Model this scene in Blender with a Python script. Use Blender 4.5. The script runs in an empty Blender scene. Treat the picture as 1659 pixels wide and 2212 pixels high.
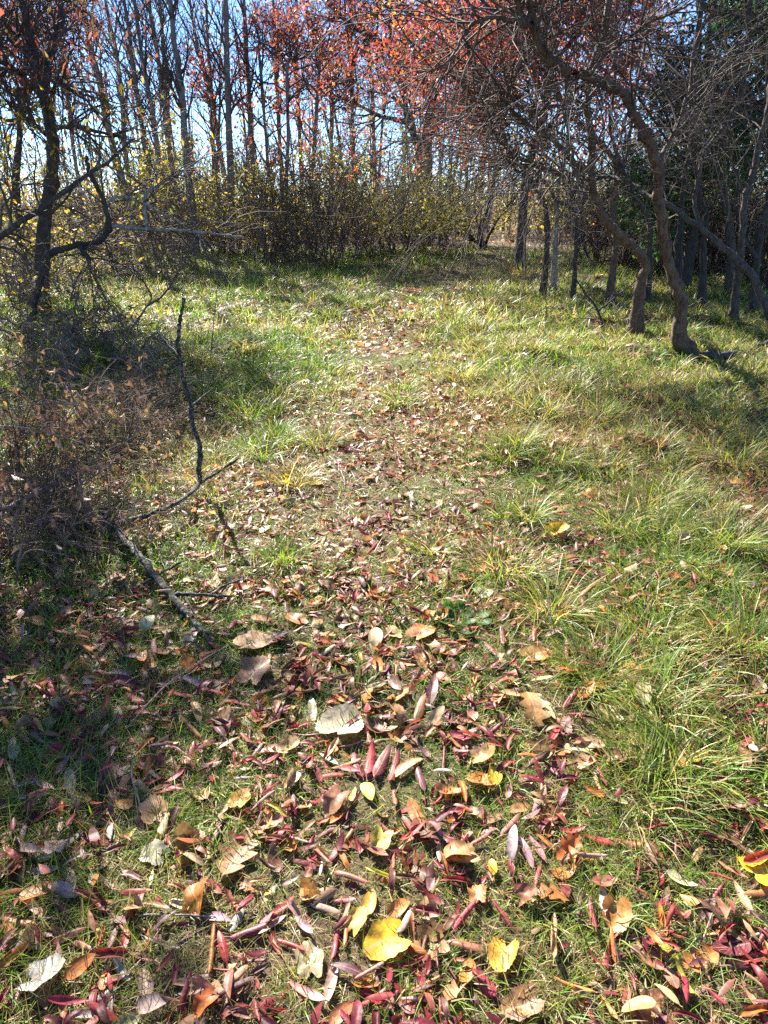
import bpy, math
import numpy as np
from mathutils import Vector

# ------------------------------------------------------------------ camera
rng = np.random.default_rng(7)
SC = bpy.context.scene
COL = SC.collection
F_PX, CX, CY, HORIZON = 1500.0, 829.5, 1106.0, 440.0      # the photograph measured on a 1659 x 2212 print
CAM_H = 1.5
PITCH = math.atan((CY - HORIZON) / F_PX)
cam_data = bpy.data.cameras.new('camera')
cam = bpy.data.objects.new('camera', cam_data)
COL.objects.link(cam)
cam.location = (0, 0, CAM_H)
cam.rotation_euler = (math.pi / 2 - PITCH, 0, 0)
cam_data.sensor_fit = 'VERTICAL'
cam_data.sensor_height = 24.0
cam_data.lens = 24.0 * F_PX / 2212.0
cam_data.clip_start = 0.02
cam_data.clip_end = 3000
SC.camera = cam

# ------------------------------------------------------------------ sky, sun, exposure
SUN_AZ, SUN_EL = math.radians(-26.0), math.radians(35.0)
world = bpy.data.worlds.new('World')
SC.world = world
world.use_nodes = True
wn = world.node_tree
wn.nodes.clear()
sky = wn.nodes.new('ShaderNodeTexSky')
sky.sky_type = 'NISHITA'
sky.sun_disc = False
sky.sun_elevation = SUN_EL
sky.sun_rotation = SUN_AZ
sky.altitude = 1500
sky.air_density = 0.85
sky.dust_density = 0.1
sky.ozone_density = 6.0
bg = wn.nodes.new('ShaderNodeBackground')
bg.inputs['Strength'].default_value = 0.066
wo = wn.nodes.new('ShaderNodeOutputWorld')
wn.links.new(sky.outputs[0], bg.inputs['Color'])
wn.links.new(bg.outputs[0], wo.inputs['Surface'])
sun_data = bpy.data.lights.new('sun', 'SUN')
sun_data.energy = 5.0
sun_data.angle = math.radians(0.55)
sun_data.color = (1.0, 0.95, 0.86)
sun = bpy.data.objects.new('sun', sun_data)
COL.objects.link(sun)
sdir = Vector((math.sin(SUN_AZ) * math.cos(SUN_EL), math.cos(SUN_AZ) * math.cos(SUN_EL), math.sin(SUN_EL)))
sun.rotation_euler = sdir.to_track_quat('Z', 'Y').to_euler()
sun.location = (-20, 40, 30)
SC.view_settings.view_transform = 'Standard'
SC.view_settings.look = 'None'
SC.view_settings.exposure = 2.3
SC.view_settings.gamma = 1.0
SC.render.engine = 'CYCLES'
SC.cycles.use_denoising = False
SC.cycles.max_bounces = 6
SC.cycles.diffuse_bounces = 3
SC.cycles.glossy_bounces = 2
SC.cycles.transmission_bounces = 4
SC.cycles.transparent_max_bounces = 4
SC.cycles.caustics_reflective = False
SC.cycles.caustics_refractive = False
SC.cycles.sample_clamp_indirect = 6.0

# ------------------------------------------------------------------ pixel -> world helpers
cp, sp = math.cos(PITCH), math.sin(PITCH)
def ray(px, py):
    a = (px - CX) / F_PX
    b = -(py - CY) / F_PX
    return np.array([a, cp + b * sp, -sp + b * cp])
def PY(px, py, Y):
    d = ray(px, py)
    return np.array([0, 0, CAM_H]) + d * (Y / d[1])
def hash2(ix, iy, seed=0):
    h = np.sin(ix * 127.1 + iy * 311.7 + seed * 74.7) * 43758.5453
    return h - np.floor(h)
def vnoise(x, y, seed=0):
    x = np.asarray(x, float); y = np.asarray(y, float)
    ix, iy = np.floor(x), np.floor(y)
    fx, fy = x - ix, y - iy
    fx = fx * fx * (3 - 2 * fx); fy = fy * fy * (3 - 2 * fy)
    a = hash2(ix, iy, seed); b = hash2(ix + 1, iy, seed)
    c = hash2(ix, iy + 1, seed); d = hash2(ix + 1, iy + 1, seed)
    return (a * (1 - fx) + b * fx) * (1 - fy) + (c * (1 - fx) + d * fx) * fy
def fbm(x, y, seed=0):
    return (vnoise(x, y, seed) + 0.5 * vnoise(2.1 * x, 2.1 * y, seed + 1) + 0.25 * vnoise(4.3 * x, 4.3 * y, seed + 2)) / 1.75
def G0(px, py):
    d = ray(px, py)
    return (np.array([0, 0, CAM_H]) + d * (CAM_H / -d[2]))[:2]
PATH_PX = [(720, 2212), (770, 1800), (800, 1500), (800, 1250), (800, 1050), (815, 900), (830, 780), (850, 700), (880, 650), (960, 605), (1040, 575), (1085, 545), (1095, 525), (1088, 505), (1080, 490)]
PATH = np.array([[-0.1, 0.1]] + [G0(*p) for p in PATH_PX])
def path_dist(x, y):
    x = np.asarray(x, float); y = np.asarray(y, float)
    best = np.full(x.shape, 1e9)
    for a, b in zip(PATH[:-1], PATH[1:]):
        ab = b - a; L2 = ab @ ab
        t = np.clip(((x - a[0]) * ab[0] + (y - a[1]) * ab[1]) / L2, 0, 1)
        best = np.minimum(best, np.hypot(x - a[0] - t * ab[0], y - a[1] - t * ab[1]))
    return best
def H(x, y):
    x = np.asarray(x, float); y = np.asarray(y, float)
    r = np.hypot(x, y)
    w = np.clip((r - 1.0) / 4.0, 0.25, 1)
    off = np.clip((path_dist(x, y) - 0.4) / 1.5, 0, 1)
    z = (0.30 * (fbm(x * 0.9, y * 0.9, 3) - 0.5) + 0.16 * (fbm(x * 2.3, y * 2.3, 6) - 0.5)) * (0.25 + 0.75 * off) + 0.10 * (fbm(x * 0.25, y * 0.25, 9) - 0.5)
    return z * w
def G(px, py):
    x, y = G0(px, py)
    for _ in range(3):
        h = float(H(x, y)); d = ray(px, py)
        t = (CAM_H - h) / -d[2]
        x, y = d[0] * t, d[1] * t
    return np.array([x, y, float(H(x, y))])

# ------------------------------------------------------------------ mesh helpers
def mesh_np(name, V, faces, col=None, uv=None, smooth=True):
    me = bpy.data.meshes.new(name)
    V = np.asarray(V, np.float32)
    me.vertices.add(len(V)); me.vertices.foreach_set('co', V.ravel())
    loops = []; starts = []; n = 0
    for f in faces:
        f = np.asarray(f, np.int32)
        if len(f) == 0: continue
        k = f.shape[1]
        loops.append(f.ravel()); starts.append(n + np.arange(len(f)) * k); n += f.size
    loops = np.concatenate(loops); starts = np.concatenate(starts)
    me.loops.add(len(loops)); me.loops.foreach_set('vertex_index', loops.astype(np.int32))
    me.polygons.add(len(starts)); me.polygons.foreach_set('loop_start', starts.astype(np.int32))
    if smooth: me.polygons.foreach_set('use_smooth', np.ones(len(starts), bool))
    if col is not None:
        at = me.attributes.new('col', 'FLOAT_COLOR', 'POINT')
        c = np.ones((len(V), 4), np.float32); c[:, :3] = col
        at.data.foreach_set('color', c.ravel())
    if uv is not None:
        u = me.uv_layers.new(name='UVMap')
        u.data.foreach_set('uv', np.asarray(uv, np.float32)[loops].ravel())
    me.update(calc_edges=True)
    return me
def obj(name, me, mat, parent=None, loc=None):
    o = bpy.data.objects.new(name, me)
    COL.objects.link(o)
    if me is not None and mat is not None: me.materials.append(mat)
    if parent is not None: o.parent = parent
    if loc is not None: o.location = loc
    return o
def tag(o, label, cat, group=None, kind=None):
    if label: o['label'] = label
    if cat: o['category'] = cat
    if group: o['group'] = group
    if kind: o['kind'] = kind
    return o
def thing(name, label, cat, loc, group=None):
    o = bpy.data.objects.new(name, None)
    COL.objects.link(o); o.location = [float(v) for v in loc]; o.empty_display_size = 0.2
    return tag(o, label, cat, group)
class MB:
    """Collects shapes for one mesh object."""
    def __init__(s): s.V = []; s.F = {3: [], 4: []}; s.C = []; s.n = 0
    def add(s, V, faces, col):
        V = np.asarray(V, float).reshape(-1, 3)
        if not len(V): return
        s.V.append(V)
        c = np.asarray(col, float)
        s.C.append(np.broadcast_to(c, (len(V), 3)))
        for f in faces:
            f = np.asarray(f, np.int64)
            if len(f): s.F[f.shape[1]].append(f + s.n)
        s.n += len(V)
    def build(s, name, mat, parent=None, origin=(0, 0, 0), smooth=True):
        V = np.concatenate(s.V) - np.asarray(origin, float)
        fs = [np.concatenate(v) for v in s.F.values() if v]
        return obj(name, mesh_np(name, V, fs, np.concatenate(s.C), smooth=smooth), mat, parent)
def unit(v): return v / (np.linalg.norm(v, axis=-1, keepdims=True) + 1e-12)
def tubes(P, R, sides, rough=0.0):
    """P (M,N,3) centre lines, R (M,N) radii -> verts and quads"""
    M, N, _ = P.shape
    T = np.empty_like(P)
    T[:, 1:-1] = P[:, 2:] - P[:, :-2]; T[:, 0] = P[:, 1] - P[:, 0]; T[:, -1] = P[:, -1] - P[:, -2]
    T = unit(T)
    mean = unit(P[:, -1] - P[:, 0])
    ref = np.where(np.abs(mean[:, 2:3]) > 0.75, np.array([[1.0, 0.1, 0]]), np.array([[0.0, 0.1, 1.0]]))[:, None, :]
    A = unit(np.cross(T, np.broadcast_to(ref, T.shape))); B = np.cross(T, A)
    th = np.arange(sides) / sides * 2 * math.pi
    Rr = R[:, :, None] * np.ones(sides)
    if rough:
        Rr = Rr * (1 + rough * rng.normal(size=(M, N, sides)).clip(-1.6, 1.6))
    V = P[:, :, None, :] + Rr[..., None] * (np.cos(th)[None, None, :, None] * A[:, :, None, :] + np.sin(th)[None, None, :, None] * B[:, :, None, :])
    idx = np.arange(M * N * sides).reshape(M, N, sides)
    a = idx[:, :-1, :]; b = np.roll(a, -1, axis=2); c = idx[:, 1:, :]; d = np.roll(c, -1, axis=2)
    return V.reshape(-1, 3), [np.stack([a, b, d, c], -1).reshape(-1, 4)]
def catmull(pts, k):
    pts = np.asarray(pts, float)
    Q = np.vstack([2 * pts[0] - pts[1], pts, 2 * pts[-1] - pts[-2]])
    out = []
    for i in range(1, len(Q) - 2):
        p0, p1, p2, p3 = Q[i - 1:i + 3]
        for t in np.arange(k) / k:
            out.append(0.5 * (2 * p1 + (p2 - p0) * t + (2 * p0 - 5 * p1 + 4 * p2 - p3) * t * t + (3 * p1 - p0 - 3 * p2 + p3) * t ** 3))
    out.append(Q[-2])
    return np.array(out)
def twig_lines(S, D, L, N, wander=0.25, grav=0.0):
    """many wandering lines: starts S, directions D, lengths L"""
    M = len(S)
    P = np.empty((M, N, 3)); P[:, 0] = S
    d = unit(np.asarray(D, float))
    for k in range(1, N):
        d = d + wander * rng.normal(size=(M, 3)); d[:, 2] += grav / (N - 1)
        d = unit(d)
        P[:, k] = P[:, k - 1] + d * (L[:, None] / (N - 1))
    return P
def taper(r0, N, end=0.25):
    return np.asarray(r0)[:, None] * (1 + (end - 1) * np.linspace(0, 1, N))[None, :]
def spawn(P, R, n, tmin, tmax, amin, amax, up=0.0):
    """n children for every parent line -> starts, dirs, parent radius, t"""
    M, N, _ = P.shape
    t = rng.uniform(tmin, tmax, (M, n)) * (N - 1)
    i = np.minimum(t.astype(int), N - 2); f = t - i
    m = np.arange(M)[:, None]
    S = P[m, i] * (1 - f[..., None]) + P[m, i + 1] * f[..., None]
    T = unit(P[m, i + 1] - P[m, i])
    rad = R[m, i] * (1 - f) + R[m, i + 1] * f
    rnd = rng.normal(size=T.shape)
    side = unit(rnd - (rnd * T).sum(-1, keepdims=True) * T)
    a = np.radians(rng.uniform(amin, amax, t.shape))[..., None]
    D = T * np.cos(a) + side * np.sin(a)
    D[..., 2] += up
    return S.reshape(-1, 3), unit(D.reshape(-1, 3)), rad.ravel(), (t / (N - 1)).ravel()
def pick_on(P, n, tmin=0.2):
    M, N, _ = P.shape
    m = rng.integers(0, M, n); t = rng.uniform(tmin, 0.999, n) * (N - 1); i = t.astype(int); f = (t - i)[:, None]
    return P[m, i] * (1 - f) + P[m, i + 1] * f
def leaves(mb, pos, L, W, col, droop=0.3, fold=0.25, hang=0.0):
    """small folded leaves (4 faces each) at the points pos"""
    n = len(pos)
    if n == 0: return
    D = rng.normal(size=(n, 3)); D[:, 2] = D[:, 2] * 0.6 - droop
    D = unit(D)
    if hang: D = unit(D * (1 - hang) + np.array([0, 0, -1.0]) * hang)
    rnd = rng.normal(size=(n, 3)); S = unit(np.cross(D, rnd)); Nn = np.cross(D, S)
    L = np.broadcast_to(L, (n,))[:, None]; W = np.broadcast_to(W, (n,))[:, None]
    curl = rng.uniform(-0.25, 0.25, (n, 1))
    v0 = pos; mid = pos + D * L * 0.45; tip = pos + D * L + Nn * L * curl
    vl = mid + S * W / 2 + Nn * W * fold; vr = mid - S * W / 2 + Nn * W * fold
    V = np.stack([v0, vl, mid, vr, tip], 1).reshape(-1, 3)
    b = np.arange(n)[:, None] * 5
    F = np.concatenate([b + np.array([[0, 2, 1]]), b + np.array([[0, 3, 2]]), b + np.array([[1, 2, 4]]), b + np.array([[2, 3, 4]])])
    mb.add(V, [F], np.repeat(np.broadcast_to(col, (n, 3)), 5, axis=0))
def palette(cols, n, weights=None, jit=0.18):
    cols = np.asarray(cols, float)
    k = rng.choice(len(cols), n, p=None if weights is None else np.asarray(weights) / np.sum(weights))
    return np.clip(cols[k] * (1 + jit * rng.normal(size=(n, 1))) * (1 + 0.06 * rng.normal(size=(n, 3))), 0.004, 0.9)

# ------------------------------------------------------------------ materials
def new_mat(name):
    m = bpy.data.materials.new(name); m.use_nodes = True
    nt = m.node_tree; nt.nodes.clear()
    return m, nt
def N_(nt, t, **kw):
    n = nt.nodes.new(t)
    for k, v in kw.items():
        if k in n.inputs.keys(): n.inputs[k].default_value = v
        else: setattr(n, k, v)
    return n
def leaf_mat(name, trans=0.35, rough=0.55, spec=0.3, veins=False, pale=0.0, tint=(1.25, 1.1, 0.8), mottle=0.35, scale=60):
    m, nt = new_mat(name); L = nt.links.new
    at = N_(nt, 'ShaderNodeAttribute', attribute_name='col')
    geo = N_(nt, 'ShaderNodeNewGeometry')
    no = N_(nt, 'ShaderNodeTexNoise', Scale=scale, Detail=3.0)
    tc = N_(nt, 'ShaderNodeTexCoord')
    L(tc.outputs['Object'], no.inputs['Vector'])
    mr = N_(nt, 'ShaderNodeMapRange'); mr.inputs[1].default_value = 0.3; mr.inputs[2].default_value = 0.7
    mr.inputs[3].default_value = 1 - mottle; mr.inputs[4].default_value = 1 + mottle * 0.6
    L(no.outputs['Fac'], mr.inputs[0])
    mul = N_(nt, 'ShaderNodeMix', data_type='RGBA', blend_type='MULTIPLY'); mul.inputs[0].default_value = 1
    L(at.outputs['Color'], mul.inputs[6]); L(mr.outputs[0], mul.inputs[7])
    c = mul.outputs[2]
    if pale:
        pm = N_(nt, 'ShaderNodeMath', operation='MULTIPLY'); pm.inputs[1].default_value = pale
        L(geo.outputs['Backfacing'], pm.inputs[0])
        mx = N_(nt, 'ShaderNodeMix', data_type='RGBA'); mx.inputs[7].default_value = (0.45, 0.28, 0.27, 1)
        L(pm.outputs[0], mx.inputs[0]); L(c, mx.inputs[6]); c = mx.outputs[2]
    if veins:
        uv = N_(nt, 'ShaderNodeUVMap'); sx = N_(nt, 'ShaderNodeSeparateXYZ'); L(uv.outputs[0], sx.inputs[0])
        ab = N_(nt, 'ShaderNodeMath', operation='ABSOLUTE'); L(sx.outputs[0], ab.inputs[0])
        lt = N_(nt, 'ShaderNodeMapRange'); lt.inputs[1].default_value = 0.03; lt.inputs[2].default_value = 0.10; lt.inputs[3].default_value = 1; lt.inputs[4].default_value = 0
        L(ab.outputs[0], lt.inputs[0])
        k = N_(nt, 'ShaderNodeMath', operation='MULTIPLY_ADD'); k.inputs[1].default_value = -0.28; L(ab.outputs[0], k.inputs[0]); L(sx.outputs[1], k.inputs[2])
        s = N_(nt, 'ShaderNodeMath', operation='MULTIPLY'); s.inputs[1].default_value = 52.0; L(k.outputs[0], s.inputs[0])
        si = N_(nt, 'ShaderNodeMath', operation='SINE'); L(s.outputs[0], si.inputs[0])
        sv = N_(nt, 'ShaderNodeMapRange'); sv.inputs[1].default_value = 0.8; sv.inputs[2].default_value = 1.0; sv.inputs[3].default_value = 0; sv.inputs[4].default_value = 0.45
        L(si.outputs[0], sv.inputs[0])
        mxm = N_(nt, 'ShaderNodeMath', operation='MAXIMUM'); L(lt.outputs[0], mxm.inputs[0]); L(sv.outputs[0], mxm.inputs[1])
        ml = N_(nt, 'ShaderNodeMath', operation='MULTIPLY'); ml.inputs[1].default_value = 0.45; L(mxm.outputs[0], ml.inputs[0])
        mx = N_(nt, 'ShaderNodeMix', data_type='RGBA'); mx.inputs[7].default_value = (0.55, 0.38, 0.24, 1)
        L(ml.outputs[0], mx.inputs[0]); L(c, mx.inputs[6]); c = mx.outputs[2]
    pb = N_(nt, 'ShaderNodeBsdfPrincipled'); pb.inputs['Roughness'].default_value = rough
    pb.inputs['Specular IOR Level'].default_value = spec
    L(c, pb.inputs['Base Color'])
    bp = N_(nt, 'ShaderNodeBump'); bp.inputs['Strength'].default_value = 0.35; bp.inputs['Distance'].default_value = 0.004
    L(no.outputs['Fac'], bp.inputs['Height']); L(bp.outputs[0], pb.inputs['Normal'])
    tr = N_(nt, 'ShaderNodeBsdfTranslucent')
    tm = N_(nt, 'ShaderNodeMix', data_type='RGBA', blend_type='MULTIPLY'); tm.inputs[0].default_value = 1; tm.inputs[7].default_value = (*tint, 1)
    L(c, tm.inputs[6]); L(tm.outputs[2], tr.inputs['Color'])
    ms = N_(nt, 'ShaderNodeMixShader'); ms.inputs[0].default_value = trans
    L(pb.outputs[0], ms.inputs[1]); L(tr.outputs[0], ms.inputs[2])
    out = N_(nt, 'ShaderNodeOutputMaterial'); L(ms.outputs[0], out.inputs['Surface'])
    return m
def bark_mat(name, c1, c2, c3=None, scale=14.0, bump=0.6, rough=0.85, lichen=None):
    m, nt = new_mat(name); L = nt.links.new
    tc = N_(nt, 'ShaderNodeTexCoord')
    mp = N_(nt, 'ShaderNodeMapping'); mp.inputs['Scale'].default_value = (1, 1, 0.28 if not lichen else 1); L(tc.outputs['Object'], mp.inputs[0])
    no = N_(nt, 'ShaderNodeTexNoise', Scale=scale, Detail=6.0, Roughness=0.65); L(mp.outputs[0], no.inputs['Vector'])
    n2 = N_(nt, 'ShaderNodeTexNoise', Scale=scale * 0.22, Detail=3.0); L(tc.outputs['Object'], n2.inputs['Vector'])
    at = N_(nt, 'ShaderNodeAttribute', attribute_name='col')
    r = N_(nt, 'ShaderNodeValToRGB')
    r.color_ramp.elements[0].position = 0.32; r.color_ramp.elements[0].color = (*c1, 1)
    r.color_ramp.elements[1].position = 0.68; r.color_ramp.elements[1].color = (*c2, 1)
    L(no.outputs['Fac'], r.inputs[0]); c = r.outputs[0]
    if c3 or lichen:
        r2 = N_(nt, 'ShaderNodeValToRGB'); r2.color_ramp.elements[0].position = 0.52; r2.color_ramp.elements[1].position = 0.62
        L((n2 if c3 else no).outputs['Fac'], r2.inputs[0])
        mx = N_(nt, 'ShaderNodeMix', data_type='RGBA'); mx.inputs[7].default_value = (*(c3 or lichen), 1)
        L(r2.outputs[0], mx.inputs[0]); L(c, mx.inputs[6]); c = mx.outputs[2]
    mul = N_(nt, 'ShaderNodeMix', data_type='RGBA', blend_type='MULTIPLY'); mul.inputs[0].default_value = 1
    L(c, mul.inputs[6]); L(at.outputs['Color'], mul.inputs[7])
    pb = N_(nt, 'ShaderNodeBsdfPrincipled'); pb.inputs['Roughness'].default_value = rough; pb.inputs['Specular IOR Level'].default_value = 0.3
    L(mul.outputs[2], pb.inputs['Base Color'])
    bp = N_(nt, 'ShaderNodeBump'); bp.inputs['Strength'].default_value = bump; bp.inputs['Distance'].default_value = 0.02
    L(no.outputs['Fac'], bp.inputs['Height']); L(bp.outputs[0], pb.inputs['Normal'])
    out = N_(nt, 'ShaderNodeOutputMaterial'); L(pb.outputs[0], out.inputs['Surface'])
    return m
def soil_mat(name, c1, c2, c3):
    m, nt = new_mat(name); L = nt.links.new
    tc = N_(nt, 'ShaderNodeTexCoord')
    no = N_(nt, 'ShaderNodeTexNoise', Scale=35.0, Detail=8.0, Roughness=0.7); L(tc.outputs['Object'], no.inputs['Vector'])
    n2 = N_(nt, 'ShaderNodeTexNoise', Scale=2.2, Detail=5.0); L(tc.outputs['Object'], n2.inputs['Vector'])
    r = N_(nt, 'ShaderNodeValToRGB')
    r.color_ramp.elements[0].position = 0.3; r.color_ramp.elements[0].color = (*c1, 1)
    r.color_ramp.elements[1].position = 0.7; r.color_ramp.elements[1].color = (*c2, 1)
    L(no.outputs['Fac'], r.inputs[0])
    r2 = N_(nt, 'ShaderNodeValToRGB'); r2.color_ramp.elements[0].position = 0.42; r2.color_ramp.elements[1].position = 0.62
    L(n2.outputs['Fac'], r2.inputs[0])
    mx = N_(nt, 'ShaderNodeMix', data_type='RGBA'); mx.inputs[7].default_value = (*c3, 1)
    L(r2.outputs[0], mx.inputs[0]); L(r.outputs[0], mx.inputs[6])
    pb = N_(nt, 'ShaderNodeBsdfPrincipled'); pb.inputs['Roughness'].default_value = 0.95; pb.inputs['Specular IOR Level'].default_value = 0.15
    L(mx.outputs[2], pb.inputs['Base Color'])
    bp = N_(nt, 'ShaderNodeBump'); bp.inputs['Strength'].default_value = 0.8; bp.inputs['Distance'].default_value = 0.02
    L(no.outputs['Fac'], bp.inputs['Height']); L(bp.outputs[0], pb.inputs['Normal'])
    out = N_(nt, 'ShaderNodeOutputMaterial'); L(pb.outputs[0], out.inputs['Surface'])
    return m
M_GROUND = soil_mat('woodland_soil', (0.045, 0.030, 0.020), (0.13, 0.085, 0.05), (0.07, 0.07, 0.03))
M_PATH = soil_mat('trodden_soil', (0.05, 0.030, 0.022), (0.13, 0.09, 0.055), (0.10, 0.09, 0.04))
M_GRASS = leaf_mat('grass_blades', trans=0.5, rough=0.45, spec=0.35, mottle=0.15, scale=8, tint=(1.15, 1.1, 0.75))
M_LITTER = leaf_mat('fallen_leaf_litter', trans=0.27, rough=0.5, spec=0.3, pale=0.28, mottle=0.45, scale=70)
M_LEAF = leaf_mat('fallen_leaf', trans=0.27, rough=0.5, spec=0.32, veins=True, pale=0.3, mottle=0.5, scale=55)
M_FOL = leaf_mat('tree_foliage', trans=0.58, rough=0.5, spec=0.3, mottle=0.2, scale=9, tint=(1.3, 1.1, 0.8))
M_BARK = bark_mat('grey_brown_bark', (0.022, 0.018, 0.015), (0.125, 0.10, 0.080), scale=42, bump=1.0)
M_BARKR = bark_mat('peeling_red_brown_bark', (0.026, 0.015, 0.010), (0.19, 0.115, 0.075), c3=(0.13, 0.095, 0.07), scale=44, bump=1.2)
M_BARKD = bark_mat('dark_bark', (0.018, 0.016, 0.015), (0.085, 0.068, 0.058), scale=34)
M_SLIM = bark_mat('smooth_grey_bark', (0.085, 0.072, 0.064), (0.29, 0.24, 0.20), scale=30)
M_DEAD = bark_mat('weathered_dead_wood', (0.11, 0.09, 0.075), (0.36, 0.31, 0.26), scale=22)
M_LICHEN = bark_mat('lichen_covered_bark', (0.02, 0.016, 0.014), (0.085, 0.062, 0.05), lichen=(0.20, 0.22, 0.19), scale=60, bump=1.0)
M_TWIG = bark_mat('twig_bark', (0.055, 0.040, 0.031), (0.18, 0.128, 0.098), scale=8, bump=0.1, rough=0.8)
ONE = (1, 1, 1)

# ------------------------------------------------------------------ the ground
def ground():
    ax = np.concatenate([-np.geomspace(700, 16, 26), np.linspace(-15, 15, 241), np.geomspace(16, 700, 26)])
    ay = np.concatenate([-np.geomspace(700, 3, 22), np.linspace(-2.5, 27.5, 241), np.geomspace(29, 700, 26)])
    X, Y = np.meshgrid(ax, ay)
    Z = H(X, Y)
    V = np.stack([X, Y, Z], -1).reshape(-1, 3)
    i = np.arange(len(V)).reshape(X.shape)
    F = np.stack([i[:-1, :-1], i[:-1, 1:], i[1:, 1:], i[1:, :-1]], -1).reshape(-1, 4)
    tag(obj('ground', mesh_np('ground', V, [F]), M_GROUND), 'woodland clearing floor of dark soil under grass and leaves', 'ground', kind='structure')
    C = catmull(PATH, 12)
    T = unit(np.gradient(C, axis=0)); Nn = np.stack([-T[:, 1], T[:, 0]], 1)
    k = 9
    V = []
    for q in range(len(C)):
        w = 0.60 + 0.16 * math.sin(q * 0.9) + 0.08 * math.sin(q * 2.3)
        for u in np.linspace(-1, 1, k):
            p = C[q] + Nn[q] * u * w
            V.append((p[0], p[1], float(H(*p)) + 0.012 - 0.009 * abs(u) ** 3))
    i = np.arange(len(V)).reshape(len(C), k)
    F = np.stack([i[:-1, :-1], i[:-1, 1:], i[1:, 1:], i[1:, :-1]], -1).reshape(-1, 4)[:, ::-1]
    tag(obj('path', mesh_np('path', V, [F]), M_PATH), 'narrow trodden footpath strewn with leaves, winding to the trees', 'path', kind='structure')
ground()

# ------------------------------------------------------------------ grass
def field(n, d0, d1, spread=0.72, margin=1.2):
    """n points, denser towards the camera, inside the widened view"""
    y = rng.uniform(d0, d1, n * 2)
    wmax = spread * d1 + margin
    x = rng.uniform(-wmax, wmax, n * 2)
    ok = np.abs(x) < spread * y + margin
    return x[ok][:n], y[ok][:n]
def blades(mb, x, y, L, W, t0, t1, col, az=None, tipcol=None, K=4):
    n = len(x)
    if n == 0: return
    z = H(x, y) - 0.004
    az = rng.uniform(0, 2 * math.pi, n) if az is None else az
    P = np.empty((n, K, 3)); P[:, 0] = np.stack([x, y, z], 1)
    for k in range(1, K):
        th = t0 + (t1 - t0) * (k - 0.5) / (K - 1)
        st = L / (K - 1)
        P[:, k, 0] = P[:, k - 1, 0] + st * np.sin(th) * np.cos(az)
        P[:, k, 1] = P[:, k - 1, 1] + st * np.sin(th) * np.sin(az)
        P[:, k, 2] = P[:, k - 1, 2] + st * np.cos(th)
    floor = H(P[:, 1:, 0], P[:, 1:, 1]) + rng.uniform(0.003, 0.02, (n, 1))
    P[:, 1:, 2] = np.maximum(P[:, 1:, 2], floor)
    sa = az + math.pi / 2 + rng.normal(0, 0.5, n)
    S = np.stack([np.cos(sa), np.sin(sa), rng.normal(0, 0.3, n)], 1)
    wk = np.array([0.8, 1.0, 0.75, 0.0] if K == 4 else [0.9, 0.9, 0.0])
    A = P[:, :-1] + S[:, None] * (W[:, None] * wk[None, :-1] / 2)[..., None]
    B = P[:, :-1] - S[:, None] * (W[:, None] * wk[None, :-1] / 2)[..., None]
    V = np.concatenate([np.stack([A, B], 2).reshape(n, -1, 3), P[:, -1:]], 1)
    nv = 2 * (K - 1) + 1
    b = np.arange(n)[:, None] * nv
    Q = np.concatenate([b + np.array([[2 * k, 2 * k + 1, 2 * k + 3, 2 * k + 2]]) for k in range(K - 2)])
    T = b + np.array([[2 * (K - 2), 2 * (K - 2) + 1, nv - 1]])
    C = np.repeat(col[:, None], nv, 1)
    if tipcol is not None:
        f = np.concatenate([np.repeat(np.linspace(0, 0.6, K - 1), 2), [0.9]])[None, :, None]
        C = C * (1 - f) + tipcol[:, None] * f
    mb.add(V.reshape(-1, 3), [Q, T], C.reshape(-1, 3))
GREEN = np.array([[0.070, 0.190, 0.015], [0.11, 0.25, 0.02], [0.17, 0.30, 0.025], [0.045, 0.140, 0.022]])
STRAW = np.array([[0.42, 0.33, 0.17], [0.34, 0.25, 0.12], [0.50, 0.42, 0.25], [0.27, 0.19, 0.10]])
YELLOWG = np.array([[0.26, 0.30, 0.04], [0.34, 0.33, 0.07], [0.20, 0.28, 0.04]])
def grass_cols(n, x, y, straw_bias=0.0):
    s = fbm(x * 1.1 + 5, y * 1.1, 21) + straw_bias
    u = rng.uniform(0.3, 0.72, n)
    c = palette(GREEN, n); st = palette(STRAW, n); yg = palette(YELLOWG, n)
    c = np.where((s > u)[:, None], st, c)
    return np.where(((rng.random(n) < 0.3) & (s > 0.35))[:, None], yg, c)
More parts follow.
